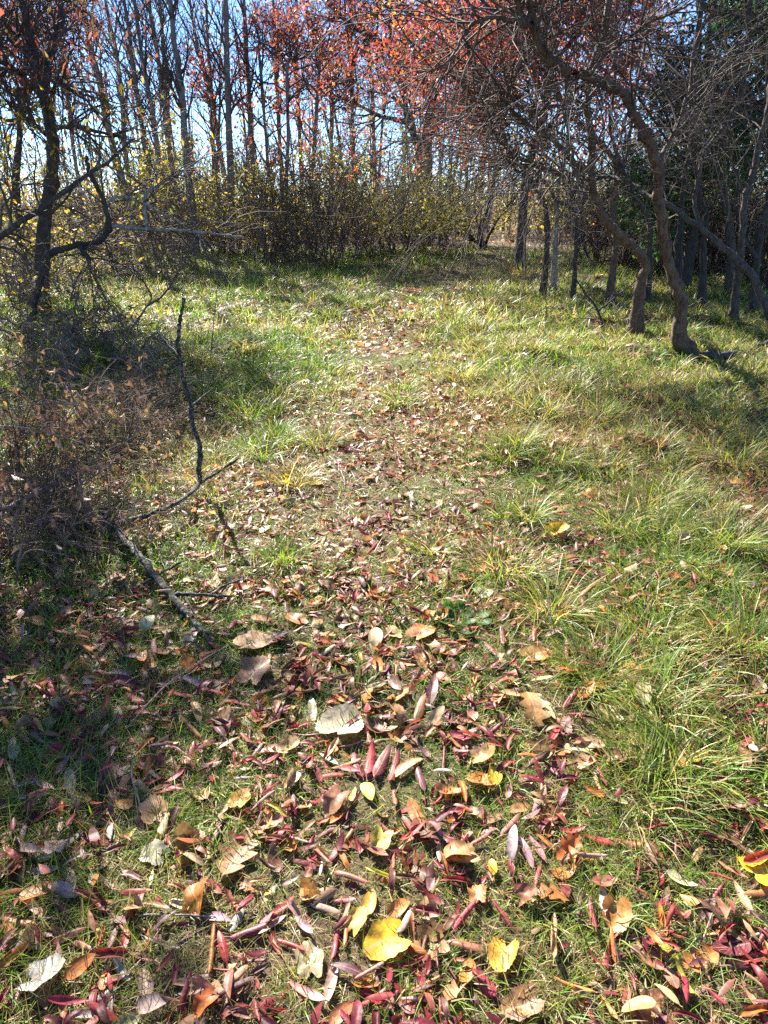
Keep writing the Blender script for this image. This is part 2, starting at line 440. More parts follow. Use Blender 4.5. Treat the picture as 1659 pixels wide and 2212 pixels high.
def build_grass():
    green = MB(); dry = MB()
    # low mat: near the camera the blades lie between the leaves
    for n, d0, d1, l0, l1, w0, w1 in [(120000, 0.45, 2.4, .025, .115, .0010, .0026), (95000, 2.4, 5, .04, .14, .0018, .0038), (75000, 5, 9, .06, .18, .004, .008), (110000, 9, 26, .10, .26, .009, .018)]:
        x, y = field(n, d0, d1)
        pd = path_dist(x, y)
        keep = rng.random(len(x)) < np.where(pd < 0.5, np.interp(y, [4, 7], [1.3, .9]), 1.0) * np.clip(0.4 + 1.5 * (fbm(x * 1.7, y * 1.7, 5) - 0.25), 0.2, 1)
        x, y = x[keep], y[keep]; n = len(x)
        L = rng.uniform(l0, l1, n) * (0.6 + 0.8 * fbm(x * 0.9, y * 0.9, 33)) * np.clip(0.55 + 0.5 * (path_dist(x, y)), 0.55, 1.15)
        t0 = rng.uniform(0.2, 1.2, n); t1 = t0 + rng.uniform(0.1, 1.2, n)
        c = grass_cols(n, x, y, np.where(y < 2.4, -0.02, -0.06 + 0.07 * np.clip(x, 0, 1.5)))
        blades(green, x, y, L, rng.uniform(w0, w1, n), t0, t1, c, tipcol=c * 0.6 + 0.4 * palette(YELLOWG, n))
    # thatch: dead blades lying flat
    for n, d0, d1, l0, l1, w0, w1 in [(45000, 0.45, 2.6, .04, .15, .0009, .0022), (95000, 2.6, 6, .06, .2, .0018, .0035), (90000, 6, 20, .1, .25, .005, .009)]:
        x, y = field(n, d0, d1)
        keep = rng.random(len(x)) < np.clip(0.3 + 1.7 * (fbm(x * 1.3 + 40, y * 1.3, 15) - 0.2), 0.15, 1)
        keep |= (path_dist(x, y) < 0.8) & (rng.random(len(x)) < 0.75)
        x, y = x[keep], y[keep]; n = len(x)
        blades(dry, x, y, rng.uniform(l0, l1, n), rng.uniform(w0, w1, n), rng.uniform(1.2, 1.5, n), rng.uniform(1.4, 1.75, n), palette(STRAW, n, jit=0.25))
    tag(green.build('grass', M_GRASS), 'low green and yellowing grass all over the clearing', 'grass', kind='stuff')
    tag(dry.build('dry_grass', M_GRASS), 'dead straw coloured grass lying flat between the green blades', 'grass', kind='stuff')
    # tussocks that run together
    tus = MB()
    spec = []
    for n, d0, d1 in [(40, 1.6, 4), (230, 4, 8), (460, 8, 13), (460, 13, 25)]:
        x, y = field(n * 3, d0, d1, 0.7, 1.0)
        pd = path_dist(x, y)
        right = np.where(x > 0, np.clip(0.35 + 0.5 * (x - 0.2), 0.12, 1), .55)
        p = np.where(pd > 0.55, np.clip(right, 0, 1) if d1 < 8 else 0.75, 0.04 if d1 < 5 else 0.12) * (fbm(x * 0.6, y * 0.6, 77) > 0.40)
        k = (rng.random(len(x)) < p) & ((y > 4) | (x > 0.1))
        spec += list(zip(x[k][:n], y[k][:n]))
    for x, y in spec:
        tuft_blades(tus, x, y)
    x, y = field(420, 0.5, 2.8, .62, .5)
    k = fbm(x * 2.2 + 3, y * 2.2, 91) > .47
    for a, b in zip(x[k], y[k]):
        tuft_blades(tus, a, b, n=60, L=rng.uniform(.05, .11), r=rng.uniform(.03, .09), straw=.12)
    for _ in range(16):
        g = G0(rng.uniform(60, 500), rng.uniform(880, 1130))
        tuft_blades(tus, g[0], g[1], n=60, L=rng.uniform(.14, .26), r=rng.uniform(.05, .12), straw=1.0)
    for _ in range(90):
        g = G0(rng.uniform(80, 1640), rng.uniform(640, 960))
        if path_dist(*g) > .7: tuft_blades(tus, g[0], g[1], L=rng.uniform(.14, .28), r=rng.uniform(.08, .18), straw=1.0)
    for _ in range(34):
        g = G0(rng.uniform(1330, 1720), rng.uniform(930, 1760))
        tuft_blades(tus, g[0], g[1], n=120, L=rng.uniform(.11, .23), r=rng.uniform(.06, .14), straw=rng.uniform(.05, .5))
    tag(tus.build('tussock_grass', M_GRASS), 'long arching tussock grass merging into mounds beside the path', 'grass', kind='stuff')
def tuft_blades(mb, x, y, n=None, L=None, r=None, straw=None, scale=1.0):
    d = math.hypot(x, y)
    n = n or int(np.interp(d, [1, 4, 9, 20], [170, 150, 100, 55]))
    r = r or rng.uniform(0.05, 0.16) * np.interp(d, [1, 8, 20], [0.8, 1.2, 1.7])
    L0 = (L or rng.uniform(0.12, 0.27)) * scale
    a = rng.uniform(0, 2 * math.pi, n); q = r * np.sqrt(rng.random(n))
    bx, by = x + q * np.cos(a), y + q * np.sin(a)
    wind = rng.uniform(-0.4, 0.4)
    az = a + rng.normal(0, 0.7, n) + wind
    LL = L0 * rng.uniform(0.5, 1.25, n)
    W = rng.uniform(0.7, 1.3, n) * np.interp(d, [1, 4, 9, 20], [.0030, .0042, .008, .016])
    t0 = rng.uniform(0.05, 0.5, n) + q / r * 0.35
    s = (min(0.92, rng.random() * 0.6 + 0.14 * np.clip(x + 0.6, 0, 1.8)) if straw is None else straw)
    c = np.where((rng.random(n) < s)[:, None], palette(np.vstack([STRAW, STRAW, YELLOWG]), n), palette(np.vstack([GREEN, YELLOWG[:1]]), n))
    blades(mb, bx, by, LL, W, t0, t0 + rng.uniform(0.5, 1.9, n), c, az=az, tipcol=0.5 * c + 0.5 * palette(np.vstack([YELLOWG, STRAW[:1]]), n))
build_grass()
TUFTS = [
    (930, 1195, 0.17, 0.35, 'low green grass tuft on the path beyond the broad green weed', 150),
    (615, 1215, 0.20, 0.15, 'dark green spreading grass tuft with glossy blades beside the lichen branch', 170),
    (985, 715, 0.38, 0.45, 'tall rounded grass tuft at the edge of the shaded path', 130),
    (290, 780, 0.42, 0.35, 'tall bushy grass tuft behind the upright dead stem', 160),
    (560, 650, 0.40, 0.4, 'sunlit grass mound left of the path where it narrows', 150),
    (1170, 905, 0.28, 0.75, 'straw coloured tuft with a dark hollow right of the path', 150),
    (1390, 1110, 0.30, 0.55, 'pale flopped grass tuft by the right side of the clearing', 170),
    (1560, 1180, 0.32, 0.45, 'large sunlit grass tuft at the right edge of the picture', 190),
    (1600, 1400, 0.30, 0.2, 'long green grass tuft arching over leaves at the right edge', 190),
    (1130, 600, 0.55, 0.85, 'tall dry grass clump at the foot of the dead pole', 140),
    (635, 1050, 0.26, 1.0, 'brown dead grass clump beside the tip of the lichen branch', 150),
    (1480, 1660, 0.22, 0.15, 'green grass tuft spilling over the large orange oak leaf', 150),
    (945, 1470, 0.10, 0.3, 'short fine grass tuft between leaves in the middle of the path', 130),
    (1300, 650, 0.40, 0.7, 'pale dry tuft between the leaning trunks', 120),
]
for px, py, L, s, lab, n in TUFTS:
    g = G(px, py); mb = MB()
    tuft_blades(mb, g[0], g[1], n=n, L=L, r=0.035 + 0.4 * L * 0.5, straw=s)
    o = mb.build('grass_tuft', M_GRASS, origin=g); o.location = g
    tag(o, lab, 'grass tuft', 'distinct grass tufts in the clearing')

# ------------------------------------------------------------------ fallen leaves
def litter_field():
    red = MB(); brown = MB()
    for n, d0, d1, big in [(3500, 0.45, 2.6, 0.8), (16000, 2.6, 6, 0.9), (28000, 6, 14, 1.2), (9000, 14, 42, 2.0), (9000, 30, 75, 3.2)]:
        x, y = field(n, d0, d1)
        pd = path_dist(x, y)
        clump = fbm(x * 1.4 + 9, y * 1.4, 55)
        p = np.clip(0.3 + 2.4 * (clump - 0.33), 0.12, 1)
        far = np.clip((y - 2.5) / 3, 0, 1)
        p = p * ((1 - far) + far * np.clip(1.4 - 0.6 * (pd - 0.15), 0.34, 1))
        p = p * np.where(pd < .8, 1.0, np.interp(y, [5.2, 7, 22, 26], [1, .4, .4, 1]))
        k = rng.random(len(x)) < p
        x, y = x[k], y[k]; n = len(x)
        if d0 < 1:                               # the nearest are leaves of their own; here only the small debris between them
            pass
        L = rng.uniform(0.045, 0.095, n) * big; W = L * rng.uniform(0.22, 0.38, n)
        kind = rng.random(n)
        c = palette([[0.19, 0.03, 0.035], [0.30, 0.035, 0.045], [0.36, 0.18, 0.17], [0.34, 0.10, 0.07], [0.42, 0.26, 0.15], [0.46, 0.17, 0.05], [0.14, 0.06, 0.05], [0.55, 0.36, 0.08]], n,
                    [4, 3.2, 1.8, 2.2, 1.4, 1.0, 2.8, 0.22])
        c = np.where((y > 22)[:, None], palette([[0.50, 0.30, 0.12], [0.52, 0.24, 0.07], [0.40, 0.2, 0.1], [0.3, 0.1, 0.07]], n), c)
        wide = kind > (0.93 if d0 < 1 else 0.85)
        W = np.where(wide, L * rng.uniform(0.6, 0.95, n), W)
        c = np.where(wide[:, None], palette([[0.40, 0.23, 0.12], [0.30, 0.16, 0.09], [0.48, 0.34, 0.2], [0.5, 0.24, 0.06]], n), c)
        litter(red, x, y, L, W, c, 0.004, 0.028 + 0.05 * (rng.random(n) ** 2) * (pd[k] > 0.6))
    tag(red.build('leaf_litter', M_LITTER), 'red, brown and mauve fallen leaves scattered over path and grass', 'leaf litter', kind='stuff')
    # broken fragments and stalks
    for n, d0, d1, s in [(9000, 0.45, 2.6, 1), (7000, 2.6, 6, 1.5)]:
        x, y = field(n, d0, d1)
        L = rng.uniform(0.010, 0.032, n) * s; W = L * rng.uniform(0.3, 0.9, n)
        litter(brown, x, y, L, W, palette([[0.13, 0.07, 0.045], [0.24, 0.14, 0.09], [0.33, 0.23, 0.16], [0.18, 0.06, 0.05]], n), 0.001, 0.012)
    tag(brown.build('leaf_debris', M_LITTER), 'crumbled leaf fragments lying on the soil between the grass', 'leaf litter', kind='stuff')
def litter(mb, x, y, L, W, c, lo, hi):
    n = len(x)
    az = rng.uniform(0, 2 * math.pi, n); tilt = rng.normal(0, 0.28, n); rollx = rng.normal(0, 0.35, n)
    D = np.stack([np.cos(az) * np.cos(tilt), np.sin(az) * np.cos(tilt), np.sin(tilt)], 1)
    S0 = np.stack([-np.sin(az), np.cos(az), np.zeros(n)], 1); U0 = np.cross(D, S0)
    S = S0 * np.cos(rollx)[:, None] + U0 * np.sin(rollx)[:, None]; U = np.cross(D, S)
    curl = rng.uniform(-1.2, 1.2, n); bend = rng.uniform(-0.35, 0.35, n)
    st = np.array([0, 0.3, 0.68, 1.0]); wk = np.array([0, 0.95, 0.85, 0])
    c0 = np.stack([x, y, H(x, y) + rng.uniform(lo, hi, n)], 1)
    rows = []
    for t, w in zip(st, wk):
        cen = c0 + D * (L * (t - 0.5))[:, None] + U * (bend * L * (t - 0.5) ** 2 * 2)[:, None]
        if w == 0: rows.append(cen[:, None])
        else:
            hw = (W * w / 2 * (1 - 0.35 * np.abs(curl)))[:, None]; up = U * (W * w * 0.5 * curl)[:, None]
            rows.append(np.stack([cen + S * hw + up, cen, cen - S * hw + up], 1))
    V = np.concatenate(rows, 1)
    low = V[:, :, 2].min(1) - H(x, y)
    V[:, :, 2] += np.maximum(0, 0.003 - low)[:, None]
    b = np.arange(n)[:, None] * 8
    T = np.concatenate([b + np.array([q]) for q in ([0, 2, 1], [0, 3, 2], [4, 5, 7], [5, 6, 7])])
    Q = np.concatenate([b + np.array([q]) for q in ([1, 2, 5, 4], [2, 3, 6, 5])])
    mb.add(V.reshape(-1, 3), [T, Q], np.repeat(c, 8, 0))
COLOURS = {
    'maroon': (0.15, 0.020, 0.032), 'dark red': (0.22, 0.024, 0.030), 'crimson': (0.36, 0.03, 0.06), 'red': (0.40, 0.05, 0.045), 'brick red': (0.36, 0.11, 0.07),
    'mauve': (0.40, 0.26, 0.24), 'pale mauve': (0.52, 0.38, 0.36), 'pink': (0.50, 0.27, 0.23), 'purple': (0.13, 0.045, 0.06),
    'tan': (0.48, 0.29, 0.15), 'beige': (0.58, 0.44, 0.28), 'brown': (0.24, 0.12, 0.07), 'red brown': (0.28, 0.11, 0.07), 'grey beige': (0.44, 0.37, 0.29),
    'orange': (0.55, 0.20, 0.045), 'orange brown': (0.42, 0.17, 0.06), 'rust': (0.40, 0.13, 0.035), 'amber': (0.60, 0.32, 0.04), 'yellow': (0.72, 0.48, 0.03), 'golden': (0.60, 0.38, 0.08),
    'yellow green': (0.50, 0.48, 0.07), 'pale green': (0.42, 0.46, 0.26)}
def width_narrow(t): return np.sin(np.pi * np.clip(t, 0, 1) ** 0.8) ** 0.75
def width_oval(t): return np.sin(np.pi * np.clip(t, 0, 1) ** 0.75) ** 0.6
def width_oak(t):
    env = 0.18 + 0.95 * np.sin(np.pi * np.clip(t, 0, 1) ** 0.85) ** 0.8
    return np.clip(env * (0.42 + 0.58 * (0.5 + 0.5 * np.sin(t * 2 * np.pi * 3.6 - 1.6)) ** 0.8), 0.05, 2) * np.where(t > 0.96, 0.4, 1) * np.where(t < 0.05, 0.25, 1)
def leaf_mesh(kind, L, W, roll, bend, wave, col):
    """one leaf in its own coordinates: tip along +X, upper face +Z"""
    if kind in ('grape', 'crumple'):
        nr, ns = 5, 54
        th = np.linspace(-math.pi, math.pi, ns, endpoint=False)
        lob = 0.84 + 0.16 * np.maximum(0, np.cos(2.5 * th)) ** 0.7 if kind == 'grape' else 0.78 + 0.12 * np.cos(2 * th) + 0.06 * np.cos(5 * th + 1)
        notch = 1 - 0.5 * np.exp(-((np.abs(th) - math.pi) / 0.24) ** 2)
        teeth = 1 + 0.09 * (2 * np.abs(((th * ns / 12.0) % 1.0) - 0.5) - 0.5)
        jit = 1 + 0.03 * rng.normal(size=ns)
        R = lob * notch * teeth * jit
        V = [(0, 0)]
        for k in range(1, nr + 1):
            q = k / nr
            V += list(zip(q * R * np.cos(th), q * R * np.sin(th)))
        V = np.array(V)
        F3 = [(0, 1 + i, 1 + (i + 1) % ns) for i in range(ns)]
        F4 = [(1 + (k - 1) * ns + i, 1 + k * ns + i, 1 + k * ns + (i + 1) % ns, 1 + (k - 1) * ns + (i + 1) % ns) for k in range(1, nr) for i in range(ns)]
        x = V[:, 0] * L / 1.75; y = V[:, 1] * W / 1.75
        uv = np.stack([V[:, 1], V[:, 0] * 0.5 + 0.5], 1)
        ang = np.arctan2(V[:, 1], V[:, 0]); rad = np.hypot(V[:, 0], V[:, 1])
        z = 0.03 * L * rad * np.cos(5 * ang) + 0
    else:
        n, m = (34, 7) if kind == 'oak' else (13, 9)
        fn = {'oak': width_oak, 'narrow': width_narrow, 'oval': width_oval}[kind]
        t = np.linspace(0, 1, n)
        w = fn(t) * W / 2
        w[0] = max(w[0], 0.0006); w[-1] = max(w[-1] * 0.3, 0.0004)
        sgn = 0.06 * np.sin(t * 9 + rng.uniform(0, 6))
        u = np.linspace(-1, 1, m)
        x = np.repeat((t - 0.5) * L, m); y = (w[:, None] * u[None]).ravel()
        if kind == 'oak':     # lobes sweep towards the tip
            x = x + np.abs(y) * 0.45
            y = y * (1 + 0.1 * np.repeat(sgn, m))
        uv = np.stack([np.tile(u, n), np.repeat(t, m)], 1)
        i = np.arange(n * m).reshape(n, m)
        F4 = np.stack([i[:-1, :-1], i[1:, :-1], i[1:, 1:], i[:-1, 1:]], -1).reshape(-1, 4); F3 = []
        z = np.zeros(n * m)
    # wrinkles
    ph = rng.uniform(0, 6.28, 6)
    z = z + wave * L * (0.5 * np.sin(x / L * 9 + ph[0] + y / W * 3) + 0.4 * np.sin(y / W * 8 + ph[1] + x / L * 4) + 0.3 * np.sin(x / L * 15 + ph[2]) * np.sin(y / W * 11 + ph[3]))
    # midrib crease
    z = z + 0.10 * np.abs(y)
    # roll round the long axis
    hw = W / 2
    if abs(roll) > 1e-3:
        a = roll * y / hw
        r = hw / abs(roll)
        rr = r * (1 - 0.10 * np.abs(a) / math.pi)
        y2 = rr * np.sin(np.abs(a)) * np.sign(y) + 0 * z
        z = z * 0.4 + np.sign(roll) * rr * (1 - np.cos(a))
        y = y2
    if abs(bend) > 1e-3:
        a = bend * x / (L / 2); r = (L / 2) / bend
        nx = (r - z) * np.sin(a); nz = r - (r - z) * np.cos(a)
        x, z = nx, nz
    tw = rng.uniform(-0.5, 0.5)
    a = tw * x / L
    y, z = y * np.cos(a) - z * np.sin(a), y * np.sin(a) + z * np.cos(a)
    V = np.stack([x, y, z], 1)
    faces = [f for f in (np.array(F3).reshape(-1, 3), np.array(F4).reshape(-1, 4)) if len(f)]
    nv = len(V)
    # leaf stalk
    bi = int(np.argmin(V[:, 0])) if kind not in ('grape', 'crumple') else 0
    root = V[bi]; pl = L * (0.10 if kind == 'narrow' else 0.35 if kind != 'oak' else 0.18); pr = 0.0009
    st = []
    for q in range(3):
        c = root + np.array([-pl * q / 2, 0.12 * pl * q * rng.uniform(-1, 1), -0.06 * pl * q])
        for s in range(3):
            st.append(c + pr * np.array([0, math.cos(s * 2.094), math.sin(s * 2.094)]))
    V = np.vstack([V, st]); uv = np.vstack([uv, np.tile([[0.5, 0.5]], (9, 1))])
    F4s = np.array([[nv + 3 * q + s, nv + 3 * q + (s + 1) % 3, nv + 3 * (q + 1) + (s + 1) % 3, nv + 3 * (q + 1) + s] for q in range(2) for s in range(3)])
    faces.append(F4s)
    c = np.asarray(col)[None] * (1 + 0.10 * rng.normal(size=(1, 3)))
    blotch = fbm(V[:, 0] / L * 5 + ph[4] * 9, V[:, 1] / L * 5 + ph[5] * 9, 4)
    c = np.clip(c * (0.75 + 0.5 * blotch[:, None]), 0.01, 0.9)
    edge = np.clip((np.abs(uv[:, 0]) - 0.6) * 1.4, 0, 0.5)[:, None]
    c = c * (1 - 0.45 * edge)
    return V, faces, c, uv
def clear_of_named(x, y):
    ok = np.ones(len(x), bool)
    for l in LEAVES:
        g = G0(l[1], l[2]); zc = g[1] * cp + CAM_H * sp
        ok &= np.hypot(x - g[0], (y - g[1]) * .8) > .022 + .42 * l[4] * zc / F_PX
    return ok
def stamp(mb, variants, x, y, L, c, lo, hi, tilt=0.22):
    k = clear_of_named(x, y); x, y, L, c = x[k], y[k], L[k], c[k]
    n = len(x); which = rng.integers(0, len(variants), n)
    az = rng.uniform(0, 2 * math.pi, n); a = rng.normal(0, tilt, n); b = rng.normal(0, tilt, n)
    X = np.stack([np.cos(az) * np.cos(a), np.sin(az) * np.cos(a), np.sin(a)], 1)
    Y0 = np.stack([-np.sin(az), np.cos(az), np.zeros(n)], 1); Z0 = np.cross(X, Y0)
    Yv = Y0 * np.cos(b)[:, None] + Z0 * np.sin(b)[:, None]; Z = np.cross(X, Yv)
    h = H(x, y) + rng.uniform(lo, hi, n)
    for v, (V, F, C, uv) in enumerate(variants):
        m = np.where(which == v)[0]
        if not len(m): continue
        W = (V[None, :, 0:1] * X[m, None] + V[None, :, 1:2] * Yv[m, None] + V[None, :, 2:3] * Z[m, None]) * L[m, None, None]
        W[:, :, 2] -= W[:, :, 2].min(1, keepdims=True)
        W += np.stack([x[m], y[m], h[m]], 1)[:, None]
        off = (np.arange(len(m)) * len(V))[:, None, None]
        mb.add(W.reshape(-1, 3), [(f[None] + off).reshape(-1, f.shape[1]) for f in F], (C[None] * c[m, None]).reshape(-1, 3))
def near_litter():
    R_ = lambda a, b: rng.uniform(a, b)
    thin = [leaf_mesh('narrow', 1.0, R_(.20, .31) * (.8 if abs(r) > 1.2 else 1), r, R_(-.9, .9), R_(.02, .05), (1, 1, 1)) for r in (-2.3, -1.6, -1.0, -.7, -.4, -.2, .2, .4, .6, .9, 1.2, 1.6, 2.4, .3, -.3)]
    broad = [leaf_mesh('crumple', 1.0, R_(.8, 1.0), R_(.3, 1.2), R_(-.8, .8), .09, (1, 1, 1)) for _ in range(6)] + [leaf_mesh('oak', 1.0, .6, R_(.3, .9), R_(-.6, .6), .03, (1, 1, 1)) for _ in range(3)] + [leaf_mesh('oval', 1.0, .5, R_(-.8, 1.2), R_(-.8, .8), .04, (1, 1, 1)) for _ in range(4)]
    mb = MB()
    for n, d0, d1 in [(6200, 0.45, 2.6), (7000, 2.6, 5.6)]:
        x, y = field(n, d0, d1, .62, .6); pd = path_dist(x, y)
        k = rng.random(len(x)) < np.clip((.75 if d0 < 1 else .35) + 2.4 * (fbm(x * 1.4 + 9, y * 1.4, 55) - .33), .2, 1) * np.clip(1.3 - .3 * np.clip((y - 2) / 2, 0, 1) * pd, .4, 1)
        x, y = x[k], y[k]; n = len(x)
        c = palette([[0.17, 0.022, 0.032], [0.28, 0.028, 0.045], [0.36, 0.20, 0.20], [0.32, 0.11, 0.07], [0.44, 0.25, 0.12], [0.52, 0.17, 0.035], [0.13, 0.045, 0.035], [0.40, 0.07, 0.06], [0.45, 0.36, 0.06]], n, [5, 3.2, 1.2, 2.2, 1.3, 1.4, 3.8, 1.8, .3])
        stamp(mb, thin, x, y, rng.uniform(.04, .09, n), c, .004, .03)
        x, y = field(int(n * .22), d0, d1, .62, .6); n = len(x)
        c = palette([[0.44, 0.24, 0.10], [0.28, 0.14, 0.07], [0.52, 0.35, 0.18], [0.54, 0.20, 0.04], [0.2, 0.09, 0.05], [0.40, 0.12, 0.04]], n)
        stamp(mb, broad, x, y, rng.uniform(.04, .095, n), c, .002, .022)
    tag(mb.build('curled_leaf_litter', M_LITTER), 'curled maroon, tan and orange leaves heaped over the near ground', 'leaf litter', kind='stuff')
NAMES = {'narrow': 'narrow_leaf', 'oval': 'oval_leaf', 'oak': 'oak_leaf', 'grape': 'toothed_leaf', 'crumple': 'crumpled_leaf'}
def place_leaf(kind, px, py, ang, lpx, colour, roll, label, lift=None, group=None):
    global rng
    keep_rng, rng = rng, np.random.default_rng(int(px * 7 + py * 13))
    o = place_leaf_(kind, px, py, ang, lpx, colour, roll, label, lift, group)
    rng = keep_rng
    return o
def place_leaf_(kind, px, py, ang, lpx, colour, roll, label, lift, group):
    c = math.cos(math.radians(ang)); s = math.sin(math.radians(ang))
    g = G(px, py)
    if kind in ('narrow', 'oval', 'oak'):
        a = G(px - c * lpx / 2, py + s * lpx / 2); b = G(px + c * lpx / 2, py - s * lpx / 2)
        d = (b - a)[:2]; L = float(np.clip(np.hypot(*d), 0.035, {'narrow': 0.13, 'oval': 0.105, 'oak': 0.16}[kind])); az = math.atan2(d[1], d[0])
        W = L * {'narrow': rng.uniform(0.22, 0.30) * (0.85 if abs(roll) > 1.3 else 1), 'oval': 0.52, 'oak': 0.60}[kind]
    else:
        zc = g[1] * cp + (CAM_H - g[2]) * sp
        L = lpx * zc / F_PX * 1.08; W = L * rng.uniform(0.9, 1.05)
        a = G(px - c * 20, py + s * 20); b = G(px + c * 20, py - s * 20); d = (b - a)[:2]; az = math.atan2(d[1], d[0])
    wave = {'narrow': 0.028, 'oval': 0.02, 'oak': 0.025, 'grape': 0.03, 'crumple': 0.085}[kind]
    V, F, C, uv = leaf_mesh(kind, L, W, roll, rng.uniform(-0.5, 0.5) * (0.6 if abs(roll) > 1.5 else 1), wave, COLOURS[colour])
    tilt = rng.normal(0, 0.13); rx = rng.normal(0, 0.16)
    # raise the leaf's far side a little, as leaves lean on the grass behind them
    V = V @ np.array([[1, 0, 0], [0, math.cos(rx), math.sin(rx)], [0, -math.sin(rx), math.cos(rx)]])
    V = V @ np.array([[math.cos(tilt), 0, math.sin(tilt)], [0, 1, 0], [-math.sin(tilt), 0, math.cos(tilt)]])
    V = V @ np.array([[math.cos(az), math.sin(az), 0], [-math.sin(az), math.cos(az), 0], [0, 0, 1]])
    up = lift if lift is not None else rng.uniform(0.012, 0.030)
    V[:, 2] -= V[:, 2].min()
    o = obj(NAMES[kind], mesh_np(NAMES[kind], V, F, C, uv), M_LEAF)
    o.location = (g[0], g[1], g[2] + 0.006 + up * 0.55)
    tag(o, label, 'leaf', group or {'narrow': 'narrow fallen leaves', 'oval': 'oval fallen leaves', 'oak': 'fallen oak leaves', 'grape': 'broad toothed fallen leaves', 'crumple': 'crumpled brown leaves'}[kind])
    return o
